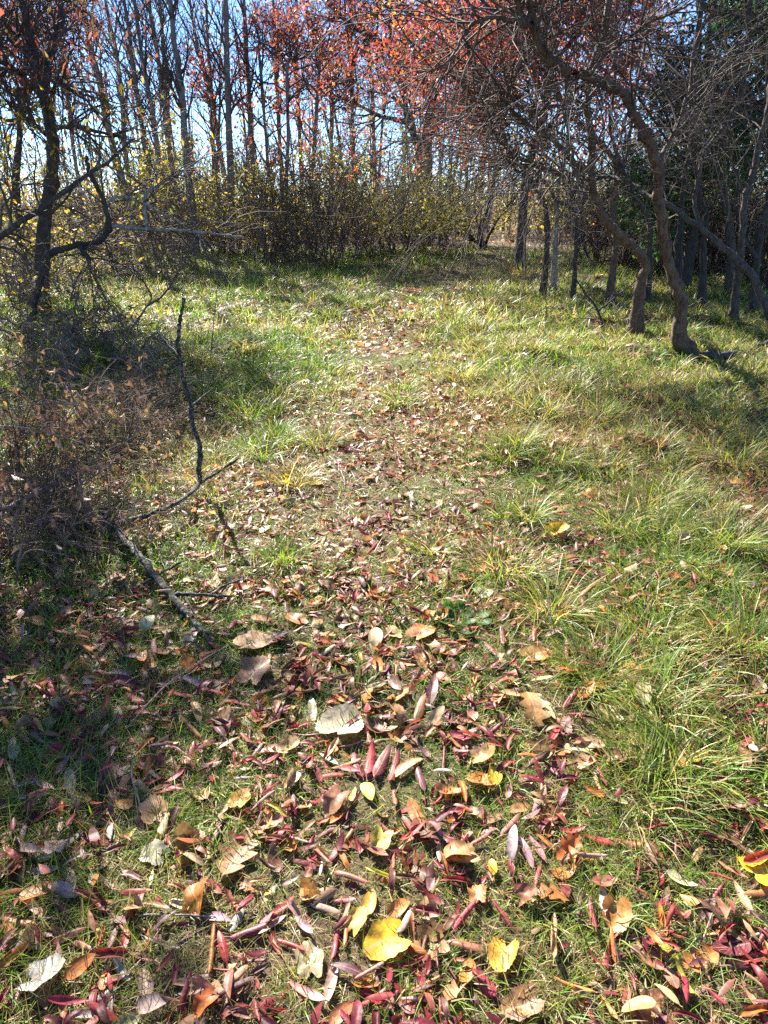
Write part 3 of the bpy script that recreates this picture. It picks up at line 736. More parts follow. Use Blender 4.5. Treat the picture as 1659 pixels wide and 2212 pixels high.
# kind, x, y, direction of the tip, length, colour, roll, label, short landmark name (None: the leaf is no landmark)
LEAVES = [
    ('grape', 738, 1578, 60, 92, 'beige', 0.15, 'large pale tan fan-shaped toothed leaf standing out in the sunny path', 'pale fan-shaped leaf'),
    ('oval', 812, 1393, 80, 46, 'beige', 0.3, 'small pale beige oval leaf beside the round orange brown leaf', None),
    ('crumple', 910, 1380, 40, 68, 'orange brown', 0.5, 'round crumpled orange brown leaf in the path before the green weed', 'round orange brown leaf'),
    ('grape', 1048, 1287, 20, 46, 'beige', 0.2, 'pale beige rounded leaf just behind the broad green weed', 'pale rounded leaf'),
    ('grape', 836, 2052, 200, 84, 'yellow', 0.4, 'golden yellow toothed leaf at the near end of the path', 'golden toothed leaf'),
    ('grape', 1085, 2078, 250, 74, 'amber', 0.8, 'half-curled amber and tan leaf right of the golden toothed leaf', 'half-curled amber leaf'),
    ('grape', 1330, 1993, 280, 66, 'orange', 0.4, 'orange tan toothed leaf lying over pale narrow leaves', 'orange tan toothed leaf'),
    ('grape', 1640, 1897, 30, 80, 'yellow', 0.2, 'bright lemon yellow toothed leaf cut by the right edge', 'lemon yellow leaf'),
    ('crumple', 1040, 1703, 180, 62, 'orange', 0.9, 'folded orange tan leaf touching a spotted yellow leaf', 'folded orange leaf'),
    ('oval', 1067, 1690, 80, 50, 'yellow', 0.5, 'spotted yellow leaf stood on edge against the folded orange leaf', None),
    ('crumple', 520, 1745, 70, 56, 'golden', 0.5, 'dull golden cupped leaf in the shaded grass on the left', 'dull golden leaf'),
    ('crumple', 335, 1770, 100, 74, 'tan', 0.7, 'large crumpled tan leaf deep in the shade', 'large crumpled tan leaf'),
    ('crumple', 100, 2128, 10, 92, 'grey beige', 0.5, 'large ragged grey beige leaf in the bottom left shade', 'ragged grey beige leaf'),
    ('crumple', 823, 1832, 250, 56, 'golden', 0.8, 'golden tan folded leaf alone in the middle of the path', 'golden tan folded leaf'),
    ('oval', 1470, 1913, 330, 78, 'beige', 0.3, 'pale beige oval leaf with brown specks on sunlit grass', 'pale beige oval leaf'),
    ('oval', 862, 1975, 40, 62, 'orange', 0.5, 'glossy orange oval leaf behind the golden toothed leaf', 'glossy orange leaf'),
    ('oval', 798, 1962, 75, 62, 'amber', 0.7, 'amber spotted leaf folded upright beside the glossy orange leaf', None),
    ('crumple', 627, 1622, 60, 54, 'tan', 1.2, 'tan leaf folded to a triangle left of the pale fan-shaped leaf', None),
    ('crumple', 545, 1402, 20, 78, 'tan', 0.4, 'wide crumpled tan leaf below the tip of the lichen branch', 'wide crumpled tan leaf'),
    ('crumple', 552, 1468, 60, 84, 'brown', 0.7, 'big crinkled brown leaf under the wide crumpled tan leaf', 'big crinkled brown leaf'),
    ('grape', 1203, 1162, 20, 46, 'yellow', 1.0, 'bright yellow curled leaf on the grass right of the path', 'bright yellow curled leaf'),
    ('grape', 655, 835, 60, 30, 'golden', 0.4, 'golden leaf caught upright in the sunny grass left of the path', 'golden leaf caught upright'),
    ('grape', 1486, 880, 10, 26, 'yellow', 0.3, 'small bright yellow leaf on the grass before the leaning trunks', None),
    ('grape', 896, 920, 80, 26, 'red', 0.4, 'bright red orange leaf lying far up the path', None),
    ('grape', 682, 1052, 80, 32, 'amber', 0.4, 'amber leaf beside the brown dead grass clump', 'amber leaf'),
    ('crumple', 1415, 965, 0, 44, 'amber', 0.4, 'amber leaf sunk in the pale grass on the right', None),
    ('oval', 980, 925, 70, 26, 'orange', 0.4, 'small orange leaf right of the bright red orange leaf', None),
    ('oval', 322, 1360, 60, 44, 'pale green', 0.2, 'round pale grey green leaf in the shade left of the lichen branch', 'pale grey green leaf'),
    ('oak', 512, 1862, 65, 135, 'red brown', 0.4, 'large brown lobed oak leaf with half in the shade', 'large brown oak leaf'),
    ('oak', 1482, 1645, 205, 112, 'orange', 0.5, 'shiny orange lobed oak leaf at the edge of the right-hand grass', 'shiny orange oak leaf'),
    ('oak', 1510, 2081, 200, 86, 'orange', 0.6, 'orange oak leaf with long lobes near the bottom right corner', 'orange oak leaf with long lobes'),
    ('oak', 1149, 1547, 290, 80, 'orange brown', 0.5, 'orange brown oak leaf among dark red leaves right of the path', 'orange brown oak leaf'),
    ('oak', 255, 1706, 100, 78, 'maroon', 0.3, 'dark maroon oak leaf sunk in the shaded grass', 'dark maroon oak leaf'),
    ('oak', 632, 1701, 40, 46, 'orange', 0.7, 'small orange lobed leaf behind the dull golden leaf', None),
    ('crumple', 1155, 1425, 10, 66, 'orange brown', 0.6, 'crumpled orange brown leaf beyond the orange brown oak leaf', None),
    ('crumple', 1160, 1325, 30, 44, 'tan', 0.6, 'crumpled tan leaf on the grass right of the green weed', None),
    ('crumple', 850, 1380, 120, 44, 'tan', 0.5, 'tan crinkled leaf left of the round orange brown leaf', None),
    ('crumple', 640, 1350, 150, 50, 'orange brown', 0.6, 'orange brown crinkled leaf right of the lichen branch tip', None),
    ('crumple', 670, 2090, 100, 80, 'tan', 0.7, 'tan crumpled leaf under narrow leaves at the bottom of the path', 'bottom tan crumpled leaf'),
    ('crumple', 770, 2010, 60, 60, 'golden', 0.8, 'golden brown crinkled leaf left of the golden toothed leaf', None),
    ('crumple', 1130, 2185, 200, 90, 'brown', 0.6, 'brown crumpled leaf at the bottom edge of the picture', 'brown leaf at the bottom edge'),
    ('crumple', 1030, 1950, 100, 50, 'orange brown', 0.9, 'orange brown twisted leaf between two crimson leaves', None),
    ('crumple', 125, 1850, 90, 60, 'grey beige', 0.6, 'dull grey beige leaf standing in the left shade', None),
    ('crumple', 335, 1860, 160, 64, 'grey beige', 0.4, 'flat grey beige leaf in the shade left of the large brown oak leaf', None),
    ('crumple', 1260, 1660, 20, 50, 'tan', 0.7, 'pale tan crumpled leaf in the litter right of the folded orange leaf', None),
    ('oval', 1330, 1740, 350, 52, 'beige', 0.9, 'pale folded beige leaf on the grass below the shiny oak leaf', None),
    ('oval', 1568, 1655, 330, 62, 'orange brown', 0.5, 'orange brown oval leaf just right of the shiny orange oak leaf', None),
    ('narrow', 715, 1686, 5, 64, 'red', -0.7, 'bright red narrow leaf lying crosswise in the path', 'bright red crosswise leaf'),
    ('narrow', 772, 1660, 106, 88, 'maroon', -0.5, 'first maroon leaf on the left of the fan of upright leaves', None),
    ('narrow', 800, 1655, 80, 100, 'crimson', -0.8, 'tall crimson leaf second in the fan of upright leaves', None),
    ('narrow', 826, 1662, 62, 84, 'maroon', -0.6, 'maroon leaf in the middle of the fan of upright leaves', 'fan of maroon leaves'),
    ('narrow', 852, 1672, 74, 96, 'dark red', -1.1, 'dark red leaf right of the middle in the fan of upright leaves', None),
    ('narrow', 882, 1668, 35, 84, 'mauve', 0.5, 'mauve backed leaf leaning out of the fan of upright leaves', None),
    ('narrow', 905, 1690, 110, 70, 'purple', -0.8, 'last purple leaf on the right of the fan of upright leaves', None),
    ('narrow', 852, 1735, 95, 62, 'red brown', -1.6, 'red brown rolled leaf hanging below the fan of upright leaves', None),
    ('narrow', 958, 1655, 88, 52, 'maroon', -2.0, 'single maroon leaf standing upright right of the fan of leaves', None),
    ('oval', 898, 1770, 120, 62, 'orange brown', -0.6, 'shiny orange brown leaf below the fan of upright leaves', None),
    ('narrow', 1038, 1828, 25, 54, 'red', -1.0, 'plump red curled leaf near the middle right of the path', 'plump red curled leaf'),
    ('narrow', 1102, 1796, 45, 62, 'brick red', -0.9, 'brick red leaf leaning on pale mauve leaves', None),
    ('narrow', 1105, 1838, 85, 78, 'pale mauve', 0.3, 'pale mauve upright leaf below the brick red leaning leaf', 'pale mauve upright leaf'),
    ('narrow', 1135, 1855, 115, 70, 'mauve', 0.5, 'mauve leaf right of the pale mauve upright leaf', None),
    ('narrow', 1158, 1845, 125, 62, 'pink', 0.4, 'pink backed leaf at the end of the row of mauve leaves', None),
    ('narrow', 1160, 1903, 75, 58, 'crimson', -1.3, 'crimson leaf standing at the foot of the mauve leaves', None),
    ('narrow', 1054, 1894, 115, 50, 'maroon', -1.2, 'maroon leaf beside a small yellow leaf', None),
    ('oval', 1062, 1889, 100, 34, 'yellow', 0.4, 'small yellow leaf beside an upright maroon leaf', None),
    ('narrow', 1004, 1994, 50, 78, 'crimson', -1.3, 'crimson rolled leaf slanting up to the orange brown twisted leaf', 'slanting crimson leaf'),
    ('narrow', 1084, 1994, 130, 76, 'crimson', -1.4, 'crimson rolled leaf slanting the other way right of the twisted leaf', None),
    ('narrow', 1290, 1826, 165, 66, 'red', -0.6, 'flat red leaf first in a row of two on sunny grass', 'row of two red leaves'),
    ('narrow', 1352, 1832, 170, 70, 'brick red', -0.8, 'dusty red leaf second in a row of two on sunny grass', None),
    ('narrow', 1398, 1850, 120, 74, 'brown', -1.0, 'brown rolled leaf slanting down from the row of two red leaves', None),
    ('oval', 1304, 1918, 15, 58, 'brick red', 0.3, 'brick red oval leaf lying over a pale mauve leaf', 'brick red oval leaf'),
    ('narrow', 1302, 1955, 95, 76, 'pale mauve', 0.3, 'pale mauve leaf under the brick red oval leaf', None),
    ('narrow', 1277, 1991, 95, 94, 'dark red', -1.7, 'long dark red rolled leaf left of the orange tan toothed leaf', None),
    ('narrow', 1250, 1975, 80, 66, 'purple', -1.4, 'purple rolled leaf left of the long dark red leaf', None),
    ('narrow', 1192, 2041, 88, 132, 'tan', 2.4, 'long tan leaf rolled to a cone and standing upright', 'tan cone-rolled leaf'),
    ('narrow', 1322, 2058, 100, 74, 'orange', -1.8, 'orange rolled leaf below the orange tan toothed leaf', None),
    ('narrow', 1376, 1936, 150, 62, 'dark red', -1.3, 'dark red leaf behind the orange tan toothed leaf', None),
    ('narrow', 1540, 2166, 140, 64, 'crimson', -1.1, 'crimson leaf lying at the bottom right corner', 'corner crimson leaf'),
    ('narrow', 1602, 1951, 120, 84, 'beige', 1.0, 'pale tan narrow leaf left of the lemon yellow leaf', None),
    ('narrow', 1562, 1885, 140, 46, 'orange brown', -0.9, 'orange brown leaf above the pale tan narrow leaf', None),
    ('narrow', 1234, 2146, 160, 92, 'orange', -1.7, 'long orange rolled leaf in front of the tan cone-rolled leaf', None),
    ('narrow', 1312, 2186, 120, 72, 'orange', -1.3, 'orange leaf bent over the bottom edge', None),
    ('oval', 332, 2186, 10, 74, 'pale mauve', 0.3, 'pale mauve oval leaf in the bottom left shade', 'pale mauve oval leaf'),
    ('oval', 180, 2108, 30, 84, 'rust', 0.4, 'rust orange pointed leaf right of the ragged grey beige leaf', 'rust pointed leaf'),
    ('oval', 95, 1941, 25, 132, 'rust', 0.5, 'long rust orange leaf bright in the left shade', 'long rust leaf'),
    ('narrow', 275, 2036, 80, 62, 'red', 0.4, 'red leaf standing in the shaded grass', None),
    ('narrow', 365, 2096, 40, 66, 'dark red', 0.4, 'dark red leaf behind the pale mauve oval leaf', None),
    ('narrow', 460, 2061, 85, 118, 'rust', -2.2, 'rust coloured rolled leaf standing like a stick', 'stick-like rust leaf'),
    ('narrow', 484, 2061, 105, 74, 'red', -0.9, 'red leaf leaning against the stick-like rust leaf', None),
    ('narrow', 355, 2006, 35, 80, 'purple', 0.3, 'dark purple leaf in the shade left of the stick-like leaf', None),
    ('narrow', 225, 1691, 60, 88, 'maroon', -1.0, 'maroon leaf slanting up beside the dark maroon oak leaf', None),
    ('narrow', 155, 1701, 95, 60, 'mauve', 0.4, 'mauve leaf left of the maroon slanting leaf', None),
    ('narrow', 75, 1696, 25, 76, 'pale mauve', 0.4, 'pale lilac leaf near the left edge', 'pale lilac leaf'),
    ('narrow', 32, 1631, 95, 64, 'pink', 0.6, 'pink backed curled leaf touching the left edge', None),
    ('narrow', 580, 2011, 20, 92, 'pale mauve', 0.4, 'long pale mauve leaf on the border of the shade', 'long pale mauve leaf'),
    ('narrow', 612, 1972, 40, 66, 'red', 0.4, 'red and mauve leaf rising behind the long pale mauve leaf', None),
    ('narrow', 656, 2012, 130, 72, 'mauve', 0.7, 'mauve leaf right of the long pale mauve leaf', None),
    ('narrow', 725, 2050, 80, 82, 'crimson', -1.4, 'crimson leaf upright behind the bottom tan crumpled leaf', None),
    ('narrow', 717, 2132, 78, 112, 'mauve', 0.5, 'long mauve leaf across the bottom tan crumpled leaf', None),
    ('narrow', 664, 2158, 150, 92, 'pink', 0.5, 'long pink backed leaf at the bottom of the path', None),
    ('narrow', 748, 2018, 85, 84, 'orange brown', -2.0, 'orange brown rolled leaf upright left of the crimson leaf', None),
    ('narrow', 627, 1916, 25, 54, 'mauve', 0.3, 'mauve oval leaf between the big oak leaf and the path', None),
    ('narrow', 738, 1956, 0, 64, 'maroon', -0.8, 'maroon leaf below a red brown rolled leaf in the path', None),
    ('narrow', 757, 1911, 160, 84, 'red brown', -1.6, 'red brown rolled leaf pointing across the path', 'red brown rolled leaf'),
    ('narrow', 665, 1801, 35, 48, 'red brown', 0.5, 'small red brown leaf in the sun left of the golden folded leaf', None),
    ('narrow', 762, 1731, 70, 42, 'yellow green', 0.3, 'small yellow green leaf below the fan of maroon leaves', None),
    ('narrow', 286, 1818, 50, 44, 'yellow green', 0.3, 'yellow green leaf in the shade by the flat grey beige leaf', None),
    ('narrow', 242, 1811, 85, 40, 'pale mauve', 0.3, 'small pale mauve leaf upright in the left shade', None),
    ('narrow', 428, 1800, 60, 44, 'pale mauve', 1.4, 'pale leaf folded around its maroon side near the golden leaf', None),
    ('oval', 272, 1751, 160, 44, 'orange', 0.4, 'small orange leaf below the dark maroon oak leaf', None),
    ('oval', 430, 1726, 140, 56, 'tan', 0.9, 'cupped tan leaf left of the dull golden leaf', None),
    ('narrow', 235, 1921, 150, 58, 'pink', 0.5, 'pink leaf alone in the shade right of the long rust leaf', None),
    ('narrow', 330, 1908, 80, 36, 'pale green', 0.3, 'small pale leaf shining in the shade before the oak leaf', None),
    ('narrow', 256, 1467, 170, 54, 'mauve', 0.6, 'flat mauve leaf in the shade before the lichen branch', None),
    ('narrow', 418, 1487, 160, 52, 'mauve', 0.6, 'mauve leaf below the tip of the lichen branch', None),
    ('narrow', 231, 1542, 78, 70, 'dark red', 0.4, 'dark red leaf standing up in the left grass', 'dark red upright leaf'),
    ('narrow', 390, 1512, 175, 58, 'red', -0.6, 'red leaf lying flat right of the mauve leaf by the branch tip', None),
    ('narrow', 425, 1545, 110, 52, 'tan', 0.8, 'tan leaf curled upright below the flat red leaf', None),
    ('narrow', 415, 1590, 140, 60, 'orange brown', -1.7, 'orange brown cone of a leaf in the shade border', None),
    ('narrow', 285, 1432, 160, 54, 'mauve', 0.8, 'mauve curled leaf near the round pale grey green leaf', None),
    ('narrow', 417, 1384, 55, 56, 'pale mauve', 0.4, 'pale mauve leaf leaning on the lichen branch', None),
    ('oval', 307, 1425, 110, 36, 'orange', 0.5, 'small orange leaf below the round pale grey green leaf', None),
    ('oval', 77, 1357, 160, 52, 'orange', 0.6, 'glowing orange leaf in the shade by the left edge', 'glowing orange leaf'),
    ('narrow', 675, 1542, 95, 52, 'mauve', 0.3, 'mauve leaf upright just left of the pale fan-shaped leaf', None),
    ('oval', 1384, 1522, 95, 66, 'tan', 0.3, 'tan oval leaf standing in the litter left of the right-hand grass', 'tan oval leaf'),
    ('oval', 1362, 1452, 165, 62, 'orange', 0.5, 'orange tan leaf at the edge of the long grass', None),
    ('narrow', 1174, 1537, 130, 86, 'beige', 0.5, 'long pale brown leaf beside the orange brown oak leaf', None),
    ('oval', 1264, 1507, 50, 54, 'orange', 1.0, 'bright orange folded leaf beyond the oak leaf', 'bright orange folded leaf'),
    ('narrow', 1232, 1525, 50, 46, 'crimson', -1.0, 'crimson leaf left of the bright orange folded leaf', None),
    ('narrow', 934, 1507, 80, 58, 'purple', 0.4, 'purple leaf standing in the path beyond the fan of leaves', None),
    ('narrow', 909, 1540, 70, 72, 'orange brown', -0.8, 'orange brown leaf left of the purple standing leaf', None),
    ('narrow', 1062, 1412, 130, 56, 'maroon', -1.0, 'maroon leaf below the broad green weed', None),
    ('narrow', 1085, 1385, 95, 52, 'maroon', -1.2, 'upright maroon leaf right of the green weed', None),
    ('narrow', 1224, 1415, 90, 58, 'dark red', -1.4, 'dark red leaf dangling beside a crumpled leaf right of the weed', None),
    ('narrow', 1200, 1378, 20, 50, 'mauve', 0.4, 'mauve leaf above the dangling dark red leaf', None),
    ('narrow', 1269, 1292, 25, 62, 'red', -1.5, 'red rolled leaf on the grass in a chevron', 'red chevron leaf'),
    ('narrow', 1258, 1318, 110, 46, 'maroon', -1.2, 'maroon leaf making the lower half of the chevron', None),
    ('narrow', 1434, 1487, 10, 74, 'tan', 0.8, 'tan folded leaf above the tan oval leaf by the grass', None),
    ('narrow', 1544, 1512, 45, 62, 'red', -1.6, 'red rolled leaf poking out of the long grass', None),
    ('crumple', 1412, 1367, 30, 42, 'maroon', 0.9, 'balled maroon leaf in the grass on the right', None),
    ('narrow', 1480, 1551, 100, 46, 'maroon', -1.2, 'maroon leaf hanging in the long grass', None),
    ('narrow', 1630, 1640, 80, 110, 'maroon', -0.8, 'big dark maroon leaf upright at the right edge', None),
    ('narrow', 1600, 1652, 100, 90, 'brown', 0.5, 'brown upright leaf left of the big maroon leaf at the edge', None),
]
LM = []
for kind, px, py, ang, lpx, colour, roll, lab, mark in LEAVES:
    place_leaf(kind, px, py, ang, lpx, colour, roll, lab)
    LM.append((px, py, mark))
def filler():
    """the other narrow leaves near enough to be told apart"""
    taken = [(l[1], l[2]) for l in LEAVES]
    marks = [(px, py, m) for px, py, m in LM if m]
    rows = []
    tries = 0
    while len(rows) < 215 and tries < 20000:
        tries += 1
        py = 1380 + 830 * rng.random() ** 0.9; px = rng.uniform(5, 1655)
        g = G0(px, py)
        if fbm(g[0] * 2.6 + 9, g[1] * 2.6, 55) < rng.uniform(0.25, 0.62): continue
        gap = 20 + (py - 1380) * 0.026
        if any(abs(px - a) + abs(py - b) * 1.2 < gap for a, b in taken): continue
        taken.append((px, py)); rows.append((px, py))
    info = []
    for px, py in rows:
        col = rng.choice(['maroon', 'dark red', 'crimson', 'red', 'brick red', 'mauve', 'pale mauve', 'pink', 'purple', 'tan', 'brown', 'red brown', 'orange brown', 'beige', 'yellow green'],
                         p=np.array([9, 8, 5, 6, 6, 13, 8, 8, 5, 7, 5, 9, 5, 4, 2]) / 100.0)
        form = rng.choice(['rolled', 'curled', 'cupped', 'flat'], p=[0.28, 0.3, 0.24, 0.18])
        roll = {'rolled': rng.uniform(1.6, 2.5) * rng.choice([-1, -1, 1]), 'curled': -rng.uniform(0.7, 1.4), 'cupped': rng.uniform(0.5, 1.1), 'flat': rng.uniform(-0.2, 0.25)}[form]
        d = [((px - a) ** 2 + (py - b) ** 2, i) for i, (a, b, m) in enumerate(marks)]
        dd, i = min(d)
        a, b, m = marks[i]
        ang = math.degrees(math.atan2(b - py, px - a)) % 360
        word = ['right of', 'behind and right of', 'behind', 'behind and left of', 'left of', 'in front and left of', 'in front of', 'in front and right of'][int(((ang + 22.5) % 360) // 45)]
        info.append([px, py, str(col), str(form), float(roll), dd, word, m])
    seen = {}
    order = sorted(range(len(info)), key=lambda k: info[k][5])
    for k in order:
        px, py, col, form, roll, dd, word, m = info[k]
        key = (col, form, word, m); seen[key] = seen.get(key, 0) + 1
        info[k].append(seen[key])
    for px, py, col, form, roll, dd, word, m, q in info:
        o = {1: '', 2: 'second ', 3: 'third ', 4: 'fourth '}.get(q, 'further ')
        m = m.replace('large crumpled tan', 'crumpled tan').replace('orange oak leaf with long lobes', 'long-lobed oak leaf').replace('golden leaf caught upright', 'caught golden leaf')
        lab = '%s%s %s narrow leaf %s the %s' % (o, form, col, word, m)
        lpx = rng.uniform(46, 66) * np.interp(py, [1380, 2200], [0.85, 1.5])
        a = rng.uniform(0, 360)
        lpx *= 1 - 0.25 * abs(math.sin(math.radians(a)))
        place_leaf('narrow' if rng.random() < 0.9 else 'oval', px, py, a, lpx, col, roll, lab)
filler()
litter_field()
near_litter()

# ------------------------------------------------------------------ broad green weed
def weed():
    g = G(985, 1350); root = thing('weed', 'broad-leaved green weed growing in the path among fallen leaves', 'plant', g)
    for k in range(19):
        a = k / 7.3 * 2 * math.pi + rng.normal(0, 0.2); el = rng.uniform(0.15, 0.7)
        L = rng.uniform(0.035, 0.062); r = rng.uniform(0.01, 0.085)
        V, F, C, uv = leaf_mesh('grape', L, L * 0.85, 0.4, 0.5, 0.02, (0.06, 0.14, 0.04))
        V[:, 0] += L * 0.5
        V = V @ np.array([[math.cos(el), 0, math.sin(el)], [0, 1, 0], [-math.sin(el), 0, math.cos(el)]])
        V = V @ np.array([[math.cos(a), math.sin(a), 0], [-math.sin(a), math.cos(a), 0], [0, 0, 1]])
        V += np.array([r * math.cos(a), r * math.sin(a), 0.02])
        obj('leaf', mesh_np('leaf', V, F, C, uv), M_FOL, root)
weed()

# ------------------------------------------------------------------ woody things
def pxlist(pts, Y0, Y1, wob=0.0):
    """traced points at distances running from Y0 to Y1 (metres ahead) -> 3D line"""
    n = len(pts)
    return np.array([PY(p[0], p[1], Y0 + (Y1 - Y0) * (k / (n - 1)) + wob * math.sin(k * 1.7)) for k, p in enumerate(pts)])
def limb(mb, line, r0, r1, sides=8, k=5, rough=0.07, col=ONE, power=1.0, flare=0.0):
    P = catmull(line, k); n = len(P)
    P[1:-1] += rng.normal(size=(n - 2, 3)) * min(r0, 0.04) * 0.16
    t = np.linspace(0, 1, n)
    R = r1 + (r0 - r1) * (1 - t) ** power
    R = R * (1 + 0.07 * np.sin(t * 23 + rng.uniform(0, 6)) + 0.05 * np.sin(t * 57 + rng.uniform(0, 6)) + 0.35 * (rng.random(n) < 0.05)) * (1 + flare * np.exp(-t * 14))
    V, F = tubes(P[None], R[None], sides, rough)
    mb.add(V, F, col)
    # close the tip
    m = len(V); mb.add(np.vstack([V[-sides:], P[-1:] + (P[-1] - P[-2]) * 0.3]), [np.array([[i, (i + 1) % sides, sides] for i in range(sides)])], col)
    return P, R
def spray(mb, lines, n1, l1, n2, l2, n3=0, l3=0.3, r1=0.012, a=(30, 75), up=0.0, grav=-0.2, wander=0.22, tmin=0.15, col=ONE, tone=(0.4, 1.1), rmax=0.02):
    """twigs on thick lines [(P, R), ...] -> all twig lines of the last two levels"""
    out = []
    S = []; D = []; rr = []
    for P, R in lines:
        s, d, r, t = spawn(P[None], R[None], n1, tmin, 0.98, *a, up=up)
        S.append(s); D.append(d); rr.append(np.minimum(r * 0.55, rmax))
    if not S: return out
    S = np.concatenate(S); D = np.concatenate(D); rr = np.concatenate(rr)
    L = rng.uniform(0.5, 1.2, len(S)) * l1
    P1 = twig_lines(S, D, L, 7, wander, grav); R1 = taper(np.maximum(rr, r1 * 0.5), 7, 0.3)
    def put(P, R, s):
        V, F = tubes(P, R, s)
        mb.add(V, F, np.repeat(rng.uniform(*tone, (len(P), 1)) * np.asarray(col)[None], P.shape[1] * s, 0))
    put(P1, R1, 4); out.append(P1)
    if n2:
        S, D, r, t = spawn(P1, R1, n2, 0.2, 1.0, 20, 65, up=up * 0.6)
        L = rng.uniform(0.4, 1.2, len(S)) * l2
        P2 = twig_lines(S, D, L, 5, wander, grav); R2 = taper(np.maximum(r * 0.6, r1 * 0.28), 5, 0.35)
        put(P2, R2, 3); out.append(P2)
        if n3:
            S, D, r, t = spawn(P2, R2, n3, 0.15, 1.0, 20, 60, up=up * 0.6)
            L = rng.uniform(0.4, 1.2, len(S)) * l3
            P3 = twig_lines(S, D, L, 4, wander, grav); R3 = taper(np.maximum(r * 0.6, r1 * 0.18), 4, 0.4)
            put(P3, R3, 3); out.append(P3)
    return out
def px_r(w, Y): return w / 2 / F_PX * Y * cp * 1.05          # half of a pixel width at that distance

# ---- the leaning grey trees on the right
FEET = []
def whips_on(tw, p, q, n):
    S, D, r, t = spawn(p[None], q[None], n, 0.1, 0.98, 30, 90, up=0.3)
    P1 = twig_lines(S, D, rng.uniform(0.8, 2.2, len(S)), 9, 0.12, -1.1); R1 = taper(rng.uniform(0.0024, 0.005, len(S)), 9, 0.4)
    V, F = tubes(P1, R1, 4); tw.add(V, F, np.repeat(rng.uniform(.8, 1.9, (len(S), 1)) * np.ones((1, 3)), 36, 0))
def right_tree(label, trunk, Yb, Yt, w0, w1, limbs, mat=M_BARK, n1=13, l1=1.35, n2=5, n3=3, group='leaning trees right of the path', cat='tree', whip=0, lower=None, above=True):
    base = G(*trunk[0]) if Yb is None else PY(*trunk[0], Yb)
    if Yb is None: Yb = base[1]
    base = np.array([base[0], base[1], float(H(base[0], base[1]))])
    root = thing('gnarled_tree', label, cat, base, group)
    line = pxlist(trunk, Yb, Yt if Yt else Yb)
    if mat is M_BARKD: line[1:] += np.cumsum(rng.normal(0, .035, (len(line) - 1, 3)), 0) * [1, 1, 0]
    line[0] = base + np.array([0, 0, -0.06]); FEET.append((base[0], base[1], px_r(w0, Yb)))
    if above:
        d = unit(line[-1] - line[-2]); d = unit(d + np.array([0, 0, 0.6]))
        line = np.vstack([line, line[-1] + d * 0.7, line[-1] + d * 1.3 + rng.normal(0, 0.15, 3)])
    mb = MB()
    P, R = limb(mb, line, 0.60 * px_r(w0, Yb), 0.62 * px_r(w1, Yt or Yb), sides=12, k=6, rough=0.09, flare=1.0)
    mb.build('trunk', mat, root, base)
    lines = [(P[int(len(P) * 0.3):], R[int(len(P) * 0.3):])]
    for pts, ya, yb, wa, wb in limbs:
        m2 = MB()
        p, r = limb(m2, pxlist(pts, ya, yb, 0.06), 0.68 * px_r(wa, ya), 0.70 * px_r(wb, yb), sides=8, k=5, rough=0.1)
        lo = m2.build('limb', mat, root, base); lines.append((p, r))
        tw = MB(); spray(tw, [(p, r)], n1, l1, n2, l1 * 0.6, n3, l1 * 0.32, r1=0.005, up=0.18, grav=-0.3, wander=0.17, rmax=0.010, tone=(0.25, 0.85))
        if whip: whips_on(tw, p, r, whip)
        tw.build('twigs', M_TWIG, lo, base)
    tw = MB()
    spray(tw, lines[:1], n1, l1, n2, l1 * 0.6, n3, l1 * 0.32, r1=0.005, up=0.18, grav=-0.3, wander=0.17, rmax=0.010, tone=(0.25, 0.85))
    if whip: whips_on(tw, *lines[0], whip)
    tw.build('twigs', M_TWIG, root, base)
    return root
R1b = G(1490, 759)[1]
right_tree('grey trunk with peeling brown foot, bending in an S up to the left', [(1490, 759), (1466, 719), (1472, 659), (1449, 579), (1432, 504), (1424, 430), (1421, 360), (1395, 290), (1371, 250), (1350, 205), (1310, 182), (1270, 165), (1215, 150), (1185, 125), (1160, 80), (1150, 30), (1147, -20)],
           None, R1b - 0.5, 38, 22,
           [([(1148, 58), (1130, 54), (1090, 40), (1050, 40), (1014, 60), (994, 90), (975, 125), (940, 150), (900, 155)], R1b - 0.5, R1b - 1.3, 15, 4),
            ([(1146, 52), (1124, 25), (1112, -10), (1090, -60)], R1b - 0.5, R1b - 0.3, 16, 8),
            ([(1424, 350), (1440, 315), (1465, 270), (1480, 220), (1492, 180), (1500, 100), (1540, 20)], R1b - 0.2, R1b + 0.3, 12, 6),
            ([(1222, 152), (1224, 190), (1216, 240), (1228, 290), (1232, 340), (1238, 375)], R1b - 0.4, R1b - 0.6, 8, 3),
            ([(1275, 165), (1305, 120), (1355, 85), (1400, 50), (1450, 30), (1520, -10)], R1b - 0.4, R1b - 1.0, 10, 5),
            ([(1150, 50), (1200, 15), (1230, -20)], R1b - 0.5, R1b - 0.2, 12, 8)], mat=M_BARKR, n1=20, l1=1.55, whip=12)
R2b = G(1369, 722)[1]
